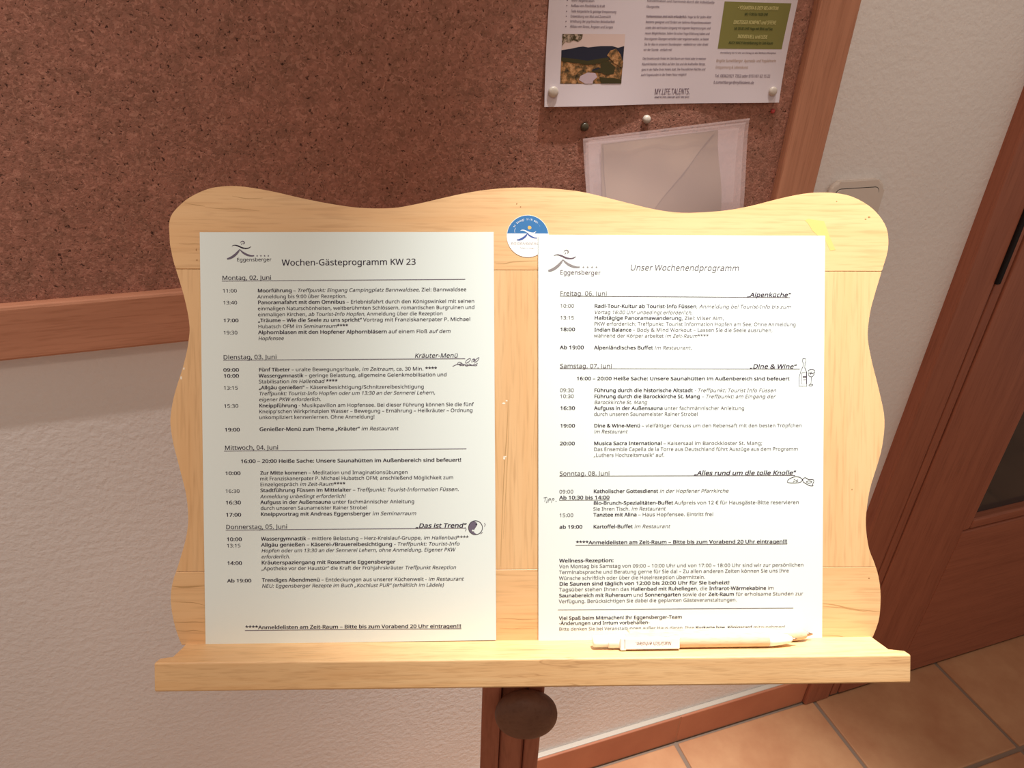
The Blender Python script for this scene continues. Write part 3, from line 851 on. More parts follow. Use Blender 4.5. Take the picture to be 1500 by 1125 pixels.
RIGHT = [
 (820, 432.5, 889.3, 6.1, [(R, 'Freitag, 06. Juni')]),
 (1093.7, 434.7, 1157.2, 6.1, [(BI, '„Alpenküche“')]),
 (820.3, 450.4, 841.1, 5.0, [(R, '10:00')]),
 (870.4, 450.6, 1158.8, 5.0, [(B_, 'Radl-Tour-Kultur ab Tourist-Info Füssen'), (I, ', Anmeldung bei Tourist-Info bis zum')]),
 (870.4, 459.7, 1014.3, 5.0, [(I, 'Vortag 16:00 Uhr unbedingt erforderlich.')]),
 (820.3, 467.7, 841, 5.0, [(R, '13:15')]),
 (870.4, 468, 1060.4, 5.0, [(B_, 'Halbtägige Panoramawanderung'), (R, ', Ziel: Vilser Alm,')]),
 (870, 476.6, 1166, 5.0, [(R, 'PKW erforderlich; Treffpunkt: Tourist Information Hopfen am See; Ohne Anmeldung')]),
 (820, 484.8, 842.4, 5.0, [(B_, '18:00')]),
 (870.4, 485.3, 1131.9, 5.0, [(B_, 'Indian Balance '), (R, '– Body & Mind Workout – Lassen Sie die Seele ausruhen,')]),
 (870, 494.1, 1038, 5.0, [(R, 'während der Körper arbeitet '), (I, 'im Zeit-Raum'), (R, '****')]),
 (819.8, 511.2, 855.2, 5.0, [(B_, 'Ab 19:00')]),
 (870, 511.5, 1013.5, 5.0, [(B_, 'Alpenländisches Buffet '), (I, 'im Restaurant.')]),
 (820, 538.9, 896.6, 6.1, [(R, 'Samstag, 07. Juni')]),
 (1097.6, 539.6, 1165.7, 6.1, [(BI, '„Dine & Wine“')]),
 (844.2, 556.8, 1156.4, 5.0, [(B_, '16:00 – 20:00 Heiße Sache: Unsere Saunahütten im Außenbereich sind befeuert')]),
 (820, 574, 840.8, 5.0, [(R, '09:30')]),
 (870, 574, 1137, 5.0, [(B_, 'Führung durch die historische Altstadt '), (I, '- Treffpunkt: Tourist Info Füssen')]),
 (820, 582.8, 840.8, 5.0, [(R, '10:30')]),
 (870, 583, 1135.6, 5.0, [(B_, 'Führung durch die Barockkirche St. Mang '), (I, '– Treffpunkt: am Eingang der')]),
 (870, 591.6, 948, 5.0, [(I, 'Barockkirche St. Mang')]),
 (820, 600.2, 842.3, 5.0, [(B_, '16:30')]),
 (870, 600.2, 1090.5, 5.0, [(B_, 'Aufguss in der Außensauna '), (R, 'unter fachmännischer Anleitung')]),
 (869.8, 608.9, 1022.4, 5.0, [(R, 'durch unseren Saunameister Rainer Strobel')]),
 (820, 626, 842.3, 5.0, [(B_, '19:00')]),
 (869.8, 625.9, 1174.5, 5.0, [(B_, 'Dine & Wine-Menü '), (R, '– vielfältiger Genuss um den Rebensaft mit den besten Tröpfchen')]),
 (869.8, 634.5, 918.9, 5.0, [(I, 'im Restaurant')]),
 (819.6, 652, 842, 5.0, [(B_, '20:00')]),
 (869.6, 651.8, 1116.7, 5.0, [(B_, 'Musica Sacra International '), (R, '– Kaisersaal im Barockkloster St. Mang;')]),
 (869.5, 660.4, 1169, 5.0, [(R, 'Das Ensemble Capella de la Torre aus Deutschland führt Auszüge aus dem Programm')]),
 (869.4, 669, 973.4, 5.0, [(R, '„Luthers Hochzeitsmusik“ auf.')]),
 (819.4, 696.5, 893.2, 6.1, [(R, 'Sonntag, 08. Juni')]),
 (1016.2, 695.7, 1164.5, 6.1, [(BI, '„Alles rund um die tolle Knolle“')]),
 (819, 722.5, 840, 5.0, [(R, '09:00')]),
 (869, 722, 1066.9, 5.0, [(B_, 'Katholischer Gottesdienst '), (I, 'in der Hopfener Pfarrkirche')]),
 (819, 731.3, 892.8, 5.0, [(B_, 'Ab 10:30 bis 14:00')]),
 (869, 739.2, 1170.2, 5.0, [(B_, 'Bio-Brunch-Spezialitäten-Buffet '), (R, 'Aufpreis von 12 € für Hausgäste-Bitte reservieren')]),
 (868.7, 747.8, 974.8, 5.0, [(R, 'Sie Ihren Tisch. '), (I, 'im Restaurant')]),
 (819, 757, 840, 5.0, [(R, '15:00')]),
 (869, 756.4, 1044.9, 5.0, [(B_, 'Tanztee mit Alina '), (R, '– Haus Hopfensee. Eintritt frei')]),
 (819, 774.2, 853, 5.0, [(B_, 'ab 19:00')]),
 (868.7, 773.8, 981.4, 5.0, [(B_, 'Kartoffel-Buffet '), (I, 'im Restaurant')]),
 (843.3, 797.1, 1153, 5.0, [(B_, '****Anmeldelisten am Zeit-Raum – Bitte bis zum Vorabend 20 Uhr eintragen!!!')]),
 (819, 823.6, 898.8, 5.0, [(B_, 'Wellness-Rezeption:')]),
 (819, 832, 1177, 5.0, [(R, 'Von Montag bis Samstag von 09:00 – 10:00 Uhr und von 17:00 – 18:00 Uhr sind wir zur persönlichen')]),
 (818.8, 840.5, 1155.5, 5.0, [(R, 'Terminabsprache und Beratung gerne für Sie da! – Zu allen anderen Zeiten können Sie uns Ihre')]),
 (818.8, 849.2, 1033, 5.0, [(R, 'Wünsche schriftlich oder über die Hotelrezeption übermitteln.')]),
 (818.8, 857.6, 1068.5, 5.0, [(B_, 'Die Saunen sind täglich von 12:00 bis 20:00 Uhr für Sie beheizt!')]),
 (818.8, 866, 1133.6, 5.0, [(R, 'Tagsüber stehen Ihnen das '), (B_, 'Hallenbad mit Ruheliegen'), (R, ', die '), (B_, 'Infrarot-Wärmekabine '), (R, 'im')]),
 (818.5, 874.7, 1176.3, 5.0, [(B_, 'Saunabereich mit Ruheraum '), (R, 'und '), (B_, 'Sonnengarten '), (R, 'sowie der '), (B_, 'Zeit-Raum '), (R, 'für erholsame Stunden zur')]),
 (818.5, 883.1, 1079.5, 5.0, [(R, 'Verfügung. Berücksichtigen Sie dabei die geplanten Gästeveranstaltungen.')]),
 (818.6, 907.8, 999, 5.0, [(B_, 'Viel Spaß beim Mitmachen! Ihr Eggensberger-Team')]),
 (818.6, 915.2, 951.6, 4.8, [(B_, '-Änderungen und Irrtum vorbehalten-')]),
 (818.6, 923.5, 1150.2, 4.6, [(R, 'Bitte denken Sie bei Veranstaltungen außer Haus daran. Ihre '), (B_, 'Kurkarte bzw. Königscard '), (R, 'mitzunehmen!')]),
]
mL = {'': M_INK}
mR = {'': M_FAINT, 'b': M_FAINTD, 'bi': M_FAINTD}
Z = 0.0
# left sheet
P = Print(convL, Z)
P.line(412.5, 389.1, 609.5, 387.6, 8.8, [(R, 'Wochen-Gästeprogramm KW 23')], mL)
P.build('heading', pl)
for u0, v0, u1, cp, runs in LEFT:
    # baselines follow the sheet's own horizontal
    s = -0.0068 + 0.0000 * (v0 - 400)
    P.line(u0, v0, u1, v0 + (u1 - u0) * s, cp, runs, mL)
P.build('printed_text', pl)
for a_, b_ in (((325, 411.8), (681.6, 409)), ((326.9, 527.6), (681.6, 525.3)), ((328.3, 660.8), (683.3, 657.3)), ((330.7, 776.5), (682, 773.4)), ((359, 923.4), (675.8, 920.6))):
    P.stroke([a_, b_], 0.9, M_GREYINK)
P.build('ruled_line', pl)
P.line(346.6, 382.9, 397.6, 382.6, 5.1, [(R, 'Eggensberger')], mL)
logo(P, 331.9, 379.5, 1.0, M_INK, M_GREYINK)
P.build('logo', pl)
# herb sprig
S = lambda pts, w=0.8, m_=M_GREYINK, sm=3: P.stroke(pts, w, m_, smooth=sm)
h_ = lambda x, y: (500 + x / 5.92, 510 + y / 5.92)
S([h_(965, 158), h_(1000, 142), h_(1050, 138), h_(1100, 148), h_(1150, 150)], 0.9)
for lf in ([(1005, 138), (1020, 120), (1045, 130), (1010, 142)], [(1045, 132), (1065, 150), (1040, 148), (1020, 143)], [(1075, 128), (1085, 105), (1115, 88), (1120, 100), (1100, 122), (1080, 130)],
           [(1130, 122), (1135, 100), (1150, 92), (1160, 100), (1140, 118)], [(1155, 122), (1180, 110), (1195, 80), (1170, 95), (1155, 118)], [(1090, 140), (1110, 150), (1130, 145), (1105, 135)],
           [(1140, 140), (1160, 152), (1178, 146), (1150, 135)], [(1070, 145), (1085, 155), (1100, 150)]):
    S([h_(*q) for q in lf], 0.85)
for q in ((1178, 132), (1098, 122), (1032, 148), (1150, 100), (1125, 148)):
    P.poly(blob(*h_(*q), 1.1, 0.9, 7), M_GREYINK)
P.build('herb_drawing', pl)
# yin and yang drawing
yc = (696.5, 772.8); yr = 10.2
circ = [(yc[0] + yr * math.cos(t), yc[1] + yr * math.sin(t)) for t in [2 * math.pi * k / 36 for k in range(37)]]
P.stroke(circ, 0.9, M_INK)
half = [(yc[0] + yr * math.cos(t), yc[1] + yr * math.sin(t)) for t in [math.radians(75 + 180 * k / 18) for k in range(19)]]
scv = []
ca, sa = math.cos(math.radians(75)), math.sin(math.radians(75))
for k in range(1, 12):
    t = k / 12.0; d_ = -yr + 2 * yr * t; off = 0.38 * yr * math.sin(2 * math.pi * t)
    scv.append((yc[0] + ca * d_ + sa * off, yc[1] + sa * d_ - ca * off))
P.poly(half + scv, M_GREYINK, 0)
P.poly(blob(yc[0] + 1.5, yc[1] - 4.8, 1.5, 1.5, 9), M_INK)
P.stroke([(681, 772), (683, 775), (681.5, 778)], 0.8, M_GREYINK)
P.stroke([(709.5, 766), (711, 768.5), (709.5, 771)], 0.8, M_GREYINK)
P.stroke([(704, 781.8), (707, 779.6)], 0.8, M_GREYINK)
P.build('yin_yang_drawing', pl)
P.poly(blob(yc[0] - 3.5, yc[1] + 4.2, 1.6, 1.6, 9), M_PAPER, 0)
P.build('white_dot', pl)
drape(pl, liftL, ('heading', 'printed_text', 'ruled_line', 'logo', 'herb_drawing', 'yin_yang_drawing'))
drape(pl, liftL, ('white_dot',), 0.0002)

# right sheet
P = Print(convR, Z)
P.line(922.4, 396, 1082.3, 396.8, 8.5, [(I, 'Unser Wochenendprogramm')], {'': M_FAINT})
P.build('heading', pr)
for u0, v0, u1, cp, runs in RIGHT:
    s = 0.0045 - (v0 - 430) * (0.0135 / 470)
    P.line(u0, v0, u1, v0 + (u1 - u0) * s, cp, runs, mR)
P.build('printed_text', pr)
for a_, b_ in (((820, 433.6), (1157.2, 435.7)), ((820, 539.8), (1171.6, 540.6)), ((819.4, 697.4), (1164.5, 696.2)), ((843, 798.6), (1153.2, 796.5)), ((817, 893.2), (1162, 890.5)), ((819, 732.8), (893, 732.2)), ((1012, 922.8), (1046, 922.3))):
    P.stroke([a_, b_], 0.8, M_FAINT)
P.build('ruled_line', pr)
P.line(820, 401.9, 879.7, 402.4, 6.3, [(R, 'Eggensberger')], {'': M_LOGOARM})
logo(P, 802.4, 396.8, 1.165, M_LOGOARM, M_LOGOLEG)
P.build('logo', pr)
f4 = lambda x, y: (990 + x / 5.92, 520 + y / 5.92)
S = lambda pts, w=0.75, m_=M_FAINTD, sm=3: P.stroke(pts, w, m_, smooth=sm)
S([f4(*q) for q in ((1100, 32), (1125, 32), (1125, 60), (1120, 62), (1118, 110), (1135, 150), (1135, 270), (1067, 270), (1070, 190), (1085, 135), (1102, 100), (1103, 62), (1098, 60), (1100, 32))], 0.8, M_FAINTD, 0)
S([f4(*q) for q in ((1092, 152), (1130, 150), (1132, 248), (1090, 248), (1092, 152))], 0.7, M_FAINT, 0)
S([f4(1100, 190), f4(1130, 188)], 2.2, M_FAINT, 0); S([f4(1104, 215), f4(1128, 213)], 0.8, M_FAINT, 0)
P.build('bottle_drawing', pr)
S([f4(*q) for q in ((1150, 130), (1148, 160), (1155, 180), (1175, 188), (1195, 175), (1205, 145), (1200, 130), (1175, 126), (1150, 130))], 0.75)
S([f4(1152, 155), f4(1178, 160), f4(1200, 150)], 0.7); S([f4(1165, 175), f4(1180, 140)], 0.6); S([f4(1160, 150), f4(1195, 165)], 0.6)
S([f4(1176, 188), f4(1174, 220), f4(1170, 252)], 0.7); S([f4(1150, 262), f4(1170, 252), f4(1190, 258)], 0.7); S([f4(1155, 266), f4(1178, 266), f4(1190, 258)], 0.6)
P.build('wine_glass_drawing', pr)
S([f4(*q) for q in ((1000, 1065), (975, 1080), (966, 1100), (990, 1108), (1050, 1108), (1085, 1098), (1095, 1078), (1070, 1058), (1030, 1055), (1000, 1065))], 0.8)
S([f4(1020, 1082), f4(1035, 1075)], 0.6); S([f4(1015, 1100), f4(1040, 1088), f4(1060, 1080)], 0.6); S([f4(1040, 1100), f4(1060, 1092)], 0.6)
S([f4(*q) for q in ((1098, 1078), (1120, 1062), (1150, 1078), (1190, 1080), (1195, 1100), (1185, 1120), (1190, 1132), (1160, 1132), (1120, 1110), (1105, 1100), (1098, 1078))], 0.8)
S([f4(1130, 1098), f4(1155, 1090), f4(1180, 1100), f4(1150, 1112), f4(1130, 1098)], 0.65)
P.build('potato_drawing', pr)
f3 = lambda x, y: (780 + x / 5.92, 700 + y / 5.92)
for st in ([(97, 172), (125, 166)], [(112, 168), (106, 205)], [(128, 185), (124, 205), (118, 215)], [(142, 180), (134, 215)], [(142, 185), (152, 178), (158, 186), (146, 196)], [(172, 178), (164, 214)],
           [(172, 184), (182, 177), (188, 186), (176, 196)]):
    S([f3(*q) for q in st], 0.7, M_FAINTD, 2)
P.poly(blob(*f3(204, 202), .6, .6, 6), M_FAINTD); P.poly(blob(*f3(130, 174), .5, .5, 6), M_FAINTD)
P.build('handwritten_tip', pr)
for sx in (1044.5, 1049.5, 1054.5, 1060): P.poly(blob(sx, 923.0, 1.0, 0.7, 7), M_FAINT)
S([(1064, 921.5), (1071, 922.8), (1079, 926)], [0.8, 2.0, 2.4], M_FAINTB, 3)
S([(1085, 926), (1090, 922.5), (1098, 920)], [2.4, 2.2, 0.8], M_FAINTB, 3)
P.build('half_hidden_emblem', pr)
drape(pr, liftR, ('heading', 'printed_text', 'ruled_line', 'logo', 'bottle_drawing', 'wine_glass_drawing', 'potato_drawing', 'handwritten_tip', 'half_hidden_emblem'))

P = Print(onboard, 0.00004)
for s_ in STREAKS:
    w0 = s_[4]; P.stroke(list(s_[:4]), [w0 * .3, w0, w0, w0 * .3], M_STREAK, smooth=4)
P.build('grain_streak', stand)

# ------------------------------------------------------------------ round sticker
sc_ = onboard(773, 346); sr = abs(onboard(803.7, 346)[0] - sc_[0])
st = empty('round_sticker', mat=BM @ Matrix.Translation((sc_[0], sc_[1], 0)))
tag(st, 'round blue and white sticker with a running figure, between the two sheets', 'sticker')
prism('sticker_disc', [(sr * math.cos(2 * math.pi * k / 64), sr * math.sin(2 * math.pi * k / 64)) for k in range(64)], 0.00002, 0.00022, M_SWHITE, st)
convS = lambda u, v: (lambda p: (p[0] - sc_[0], p[1] - sc_[1]))(onboard(u, v))
P = Print(convS, 0.0)
yb = convS(773, 342)[1]; a0 = math.asin(yb / sr)
mesh_obj('blue_field', [(0.985 * sr * math.cos(a0 + (math.pi - 2 * a0) * k / 40), 0.985 * sr * math.sin(a0 + (math.pi - 2 * a0) * k / 40), 0.00024) for k in range(41)], [tuple(range(41))], M_SBLUE, st)
P.z = 0.00026
k_ = 0.74; ox_, oy_ = 757.2, 351.6
f = lambda x, y: (ox_ + (x - 248) / 5.92 * k_, oy_ + (y - 293) / 5.92 * k_)
w_ = lambda L: [q / 5.92 * k_ for q in L]
fs_ = lambda x, y: (720 + x / 10.227, 290 + y / 10.227)
P.stroke([fs_(*q) for q in ((430, 492), (460, 482), (500, 490), (545, 513), (600, 528), (640, 523), (668, 500))], [q / 10.227 for q in (3, 11, 17, 21, 19, 14, 4)], M_SWHITE, smooth=3)
P.stroke([fs_(*q) for q in ((537, 532), (520, 560), (490, 590), (450, 615), (410, 628), (378, 628))], [q / 10.227 for q in (8, 26, 32, 32, 26, 14)], M_SNAVY, smooth=3)
P.stroke([fs_(*q) for q in ((537, 532), (565, 560), (600, 582), (640, 598), (684, 603))], [q / 10.227 for q in (8, 22, 24, 19, 12)], M_SNAVY, smooth=3)
P.poly([fs_(565 + 33 * math.cos(t) * (1 if math.cos(t) > -.6 else .7), 445 + 27 * math.sin(t)) for t in [2 * math.pi * k / 16 for k in range(16)]], M_SYEL)
P.stroke([fs_(350, 520), fs_(345, 490), fs_(360, 450)], 0.35, M_SWHITE, smooth=3)
P.build('running_figure', st)
# lettering on the arc
word = 'es bewegt sich was...'
cx_, cy_ = fs_(540, 560); ra = 22.3
degs = [-57 + 111 * i / (len(word) - 1) for i in range(len(word))]
for ch, dg_ in zip(word, degs):
    if ch == ' ': continue
    t = math.radians(dg_)
    c0 = Vector((cx_ + ra * math.sin(t), cy_ - ra * math.cos(t)))
    hx = Vector((math.cos(t), math.sin(t)))
    a_ = c0 - hx * 0.95; b_ = c0 + hx * 0.95
    vs, fs, adv = glyphs(ch, 'b')
    V, F = P._s(M_SWHITE); n = len(V); up = Vector((math.sin(t), -math.cos(t)))
    for v in vs:
        q = a_ + hx * (v[0] / max(adv, .3) * 1.9 * min(1, adv / .55)) + up * (v[1] / CAPH * 2.9)
        p = convS(q.x, q.y); V.append((p[0], p[1], P.z + v[2]))
    F += [tuple(i + n for i in f_) for f_ in fs]
P.build('arched_lettering', st)
P.line(fs_(285, 695)[0], fs_(285, 697)[1], fs_(790, 700)[0], fs_(790, 703)[1], 3.0, [(I, 'EGGENSBERGER')], {'': M_SGREY})
P.line(fs_(425, 755)[0], fs_(425, 755)[1], fs_(645, 760)[0], fs_(645, 762)[1], 1.6, [(R, 'Füssen im Allgäu')], {'': M_SGREY})
P.build('lettering', st)

# ------------------------------------------------------------------ pens on the ledge
def pen_frame(pa, pb, y, rot=0.0):
    a_ = onledge(*pa, y); b_ = onledge(*pb, y)
    A = Vector((a_[0], y, a_[1])); Bv = Vector((b_[0], y, b_[1]))
    ax = (Bv - A); L = ax.length; ax.normalize(); up = Vector((0, 1, 0)); sd = ax.cross(up).normalized()
    M4 = Matrix.Identity(4)
    for i in range(3): M4[i][0] = ax[i]; M4[i][1] = up[i]; M4[i][2] = sd[i]; M4[i][3] = A[i]
    return BM @ M4, L


RY = Matrix(((0, 0, 1, 0), (0, 1, 0, 0), (-1, 0, 0, 0), (0, 0, 0, 1)))    # lathe Z -> pen X
PR = 0.0050
pm, PL = pen_frame((868, 939.5), (1160, 936.0), LEDGE_Y + PR + 0.0002)
print('PEN length', PL, 'depth', onledge(868, 939, LEDGE_Y + PR), onledge(1160, 936, LEDGE_Y + PR))
pen = empty('ballpoint_pen', mat=pm)
tag(pen, 'kraft brown and white ballpoint pen lying in front on the ledge, clip print upside down', 'pen')
def plathe(name, prof, mat, parent, n=32):
    return lathe(name, prof, mat, parent, n, mtx=RY)
q = PL / 292.0
plathe('push_button', [(0.0, 0.0), (0.0030, 0.0), (0.0038, 0.0006), (0.0040, 0.0015), (0.0040, 22 * q), (0.0, 22 * q)], M_WHITEPL, pen)
plathe('collar', [(0.0, 22 * q), (0.0042, 22 * q), (0.0047, 23 * q), (0.0047, 39 * q), (0.0050, 40 * q), (0.0051, 46 * q), (0.0, 46 * q)], M_WHITEPL, pen)
plathe('barrel', [(0.0, 46 * q), (0.0049, 46 * q), (0.0050, 48 * q), (0.0050, 255 * q), (0.0049, 256 * q), (0.0, 256 * q)], M_KRAFT, pen)
plathe('cone_tip', [(0.0, 256 * q), (0.0049, 256 * q), (0.0048, 262 * q), (0.0040, 275 * q), (0.0028, 287 * q), (0.0018, 291 * q), (0.0012, 292.5 * q), (0.0, 292.5 * q)], M_WHITEPL, pen)
plathe('writing_point', [(0.0, 292 * q), (0.0010, 292 * q), (0.0007, 297 * q), (0.0003, 300 * q), (0.0, 300 * q)], M_BRASS, pen)
# clip turned towards the reader, with its own print
clipo = bmesh.new(); add_box(clipo, (42 * q, -0.0040, 0.0046), (124 * q, 0.0043, 0.0064), 0.0008, 2)
add_box(clipo, (38 * q, -0.0046, 0.0010), (47 * q, 0.0046, 0.0064), 0.0008, 2)
clipm = bm_obj('clip', clipo, M_WHITEPL, pen)
# print runs right to left, letters upside down
vs, fs, adv = glyphs('Natürlich erholen.', 'i')
x1c, x0c = 112 * q, 60 * q
V = [(x1c - v[0] / adv * (x1c - x0c), 0.0016 - v[1] / CAPH * 0.0026, 0.00648) for v in vs]
mesh_obj('clip_lettering', V, fs, M_PRINTRED, clipm)

# second pen, wooden, behind the first
PR2 = 0.0046
e2 = onledge(1180, 931.5, LEDGE_Y + PR2)
ax2 = (pm.to_3x3() @ Vector((1, 0, 0)))
p2b = (1191, 931.5)
N2 = 0.0062
def ledge_pt(x, y, n): return BM @ Vector((x, y, n))
xb = onboard(1191, 931.5, N2)[0]
A = Vector((xb - 0.140, LEDGE_Y + PR2 + 0.0002, N2)); Bv = Vector((xb, LEDGE_Y + PR2 + 0.0002, N2))
M4 = Matrix.Identity(4); ax = (Bv - A).normalized(); sd = ax.cross(Vector((0, 1, 0)))
for i in range(3): M4[i][0] = ax[i]; M4[i][1] = (0, 1, 0)[i]; M4[i][2] = sd[i]; M4[i][3] = A[i]
pen2 = empty('ballpoint_pen', mat=BM @ M4)
tag(pen2, 'wooden pen mostly hidden behind the white clipped pen, brass point showing at right', 'pen')
plathe('barrel', [(0.0, 0.004), (0.0044, 0.004), (0.0046, 0.005), (0.0046, 0.126), (0.0042, 0.130), (0.0030, 0.1342), (0.0022, 0.1348), (0.0, 0.1348)], M_KRAFT, pen2)
plathe('push_button', [(0.0, -0.004), (0.0026, -0.004), (0.0030, -0.003), (0.0030, 0.0041), (0.0, 0.0041)], M_WHITEPL, pen2)
plathe('writing_point', [(0.0, 0.1345), (0.0019, 0.1346), (0.0013, 0.137), (0.0005, 0.1395), (0.0, 0.140)], M_BRASS, pen2)

# ------------------------------------------------------------------ flyer pinned on the cork
YC = -0.0103
def wall_sheet(px4, y):
    return [onwall(*p, y) for p in px4]


bl = Vector(onwall(796, 156, YC - 0.003)); br = Vector(onwall(1138.5, 149.5, YC - 0.003))
thf = math.atan2(br.y - bl.y, br.x - bl.x); FWd = (br - bl).length; FHt = FWd / 1.4142
FM = Matrix.Identity(4)
fx = Vector((math.cos(thf), 0, math.sin(thf))); fy = Vector((-math.sin(thf), 0, math.cos(thf))); fn = Vector((0, -1, 0))
for i in range(3): FM[i][0] = fx[i]; FM[i][1] = fy[i]; FM[i][2] = fn[i]; FM[i][3] = (bl.x, YC, bl.y)[i]
fly = empty('flyer', mat=FM)
tag(fly, 'printed flyer with a lake photo and green box, pinned to the cork board', 'flyer')
liftF = lambda x, y: 0.0014 + 0.0048 * max(0.0, 1 - y / 0.07) ** 2 * (0.5 + 0.5 * math.sin(x * 21 + 1.2)) + 0.0006 * math.sin(x * 30)
bm = bmesh.new(); nx, ny = 30, 20; grid = []
for j in range(ny + 1):
    grid.append([bm.verts.new((FWd * i / nx, FHt * j / ny, liftF(FWd * i / nx, FHt * j / ny))) for i in range(nx + 1)])
for j in range(ny):
    for i in range(nx):
        bm.faces.new((grid[j][i], grid[j][i + 1], grid[j + 1][i + 1], grid[j + 1][i]))
o = bm_obj('paper_sheet', bm, M_FLYER, fly, True)
up_normals(o)
md = o.modifiers.new('thickness', 'SOLIDIFY'); md.thickness = 0.00015; md.offset = -1; md.use_rim = False
def convF(u, v):
    p = Vector(onwall(u, v, YC - 0.002)) - bl
    return (p.x * math.cos(thf) + p.y * math.sin(thf), -p.x * math.sin(thf) + p.y * math.cos(thf))
P = Print(convF, 0.0)
a3 = lambda x, y: (800 + x / 7.03, y / 7.03)
FT = [((260, 15), (495, 22), 'Mehr Regeneration'), ((255, 70), (605, 76), 'Aufbau von Flexibilität & Kraft'), ((253, 128), (722, 134), 'Tiefe körperliche & geistige Entspannung'),
      ((250, 180), (665, 184), 'Entwicklung von Mut und Zuversicht'), ((247, 232), (705, 236), 'Erhöhung der psychischen Belastbarkeit'), ((245, 284), (688, 292), 'Abbau von Stress, Ängsten und Sorgen')]
for a_, b_, t in FT:
    p0, p1 = a3(*a_), a3(*b_)
    P.line(p0[0], p0[1], p1[0], p1[1], 3.7, [(R, t)], {'': M_FLYINK})
    P.poly(blob(a3(a_[0] - 42, a_[1])[0], a3(0, a_[1] - 12)[1], 0.9, 0.9, 8), M_FLYINK)
m3 = lambda x, y: (920 + x / 7.03, y / 7.03)
FT = [((197, 18), (893, 38), [(R, 'Konzentration und Harmonie durch die individuelle')]), ((190, 80), (330, 83), [(R, 'Übungsreihe.')]),
      ((188, 180), (862, 188), [(B_, 'Vorkenntnisse sind nicht erforderlich. '), (R, 'Yoga ist für jedes Alter')]),
      ((183, 238), (857, 246), [(R, 'bestens geeignet und fördert ein tieferes Körperbewusstsein')]),
      ((180, 296), (852, 304), [(R, 'sowie den vertrauten Umgang mit eigenen Begrenzungen und')]),
      ((175, 354), (843, 360), [(R, 'neuen Möglichkeiten. Sofern Sie schon Yoga-Erfahrung haben und')]),
      ((170, 412), (833, 416), [(R, 'Ihre eigenen Übungen vertiefen oder ergänzen wollen, so bietet')]),
      ((167, 468), (828, 470), [(R, 'Sie ihr dies in unserem Stundenplan - vielleicht vor oder direkt')]),
      ((160, 524), (456, 526), [(R, 'vor der Stunde - einfach mit!')]),
      ((150, 615), (805, 617), [(R, 'Die Einzelstunde findet im Zeit-Raum am Hotel oder in meinen')]),
      ((143, 672), (800, 672), [(R, 'Räumlichkeiten mit Blick auf den See und die kraftvollen Berge,')]),
      ((137, 728), (798, 726), [(R, 'ganz in der Nähe Ihres Hotels statt. Die freundlichen Nächte und')]),
      ((132, 782), (605, 780), [(R, 'auch Yogastunden in der freien Natur möglich!')])]
for a_, b_, runs in FT:
    p0, p1 = m3(*a_), m3(*b_)
    P.line(p0[0], p0[1], p1[0], p1[1], 3.5, runs, {'': M_FLYINK})
r3_ = lambda x, y: (1030 + x / 7.033, y / 7.033)
for a_, b_, cp, t, mt in (((178, 552), (748, 555), 2.6, 'Anmeldung bis 12 Uhr am Vortag an der Wellness-Rezeption', M_FLYINK), ((135, 640), (745, 640), 4.2, 'Brigitte Sumethberger  Ayurveda- und Yogalehrerin', M_TANINK),
                          ((128, 706), (458, 706), 3.8, 'Entspannung & Lebenskunst', M_TANINK), ((120, 797), (680, 797), 4.2, 'Tel. 08362/921 7353 oder 0151/61 62 15 22', M_FLYINK), ((107, 862), (512, 864), 4.2, 'b.sumethberger@mylifetalents.de', M_FLYINK)):
    p0, p1 = r3_(*a_), r3_(*b_)
    P.line(p0[0], p0[1], p1[0], p1[1], cp, [(R, t)], {'': mt})
P.build('printed_text', fly)
p0, p1 = m3(270, 975), m3(638, 972)
P.line(p0[0], p0[1], p1[0], p1[1], 8.6, [(R, 'MY.LIFE.TALENTS.')], {'': M_FLYINK})
p0, p1 = m3(272, 1010), m3(633, 1008)
P.line(p0[0], p0[1], p1[0], p1[1], 2.2, [(B_, 'ERWECKE DEIN LEBEN MIT GEIST UND SEELE')], {'': M_FLYINK})
P.build('flyer_logo', fly)
P.poly([r3_(225, 15), r3_(910, 35), r3_(808, 507), r3_(153, 502)], M_BOXG)
P.build('green_box', fly)
for a_, b_, cp, t, mt in (((355, 97), (770, 105), 5.2, '• YOGANIDRA & DEEP RELAXATION', M_BOXY), ((425, 158), (662, 162), 3.8, 'MO 17:00 bis 18:00 UHR', M_BOXD), ((310, 246), (745, 252), 5.2, 'EINSTEIGER KOMPAKT und OFFENE', M_BOXY),
                          ((320, 306), (712, 312), 3.8, 'MI 09:30 UHR Yoga mit Blick auf See', M_BOXD), ((352, 394), (655, 398), 5.2, 'INDIVIDUELL und LEISE', M_BOXY), ((262, 452), (715, 458), 3.8, 'AUCH NACH Vereinbarung im Zeit-Raum', M_BOXD)):
    p0, p1 = r3_(*a_), r3_(*b_)
    P.line(p0[0], p0[1], p1[0], p1[1], cp, [(B_, t)], {'': mt})
P.build('box_lettering', fly)
P.poly([a3(168, 348), a3(815, 352), a3(800, 560), a3(157, 560)], M_SKYP)
P.poly([a3(157, 540), a3(800, 520), a3(770, 858), a3(137, 860)], M_LAND)
P.build('printed_picture', fly)
P.poly([a3(168, 350), a3(380, 352), a3(365, 400), a3(330, 430), a3(280, 415), a3(240, 440), a3(200, 430), a3(163, 470)], M_LEAF)
P.poly([a3(157, 516), a3(260, 500), a3(330, 484), a3(380, 478), a3(430, 488), a3(500, 480), a3(560, 474), a3(680, 474), a3(740, 492), a3(804, 474), a3(790, 640), a3(640, 610), a3(560, 640), a3(420, 655), a3(300, 635), a3(155, 620)], M_MOUNT)
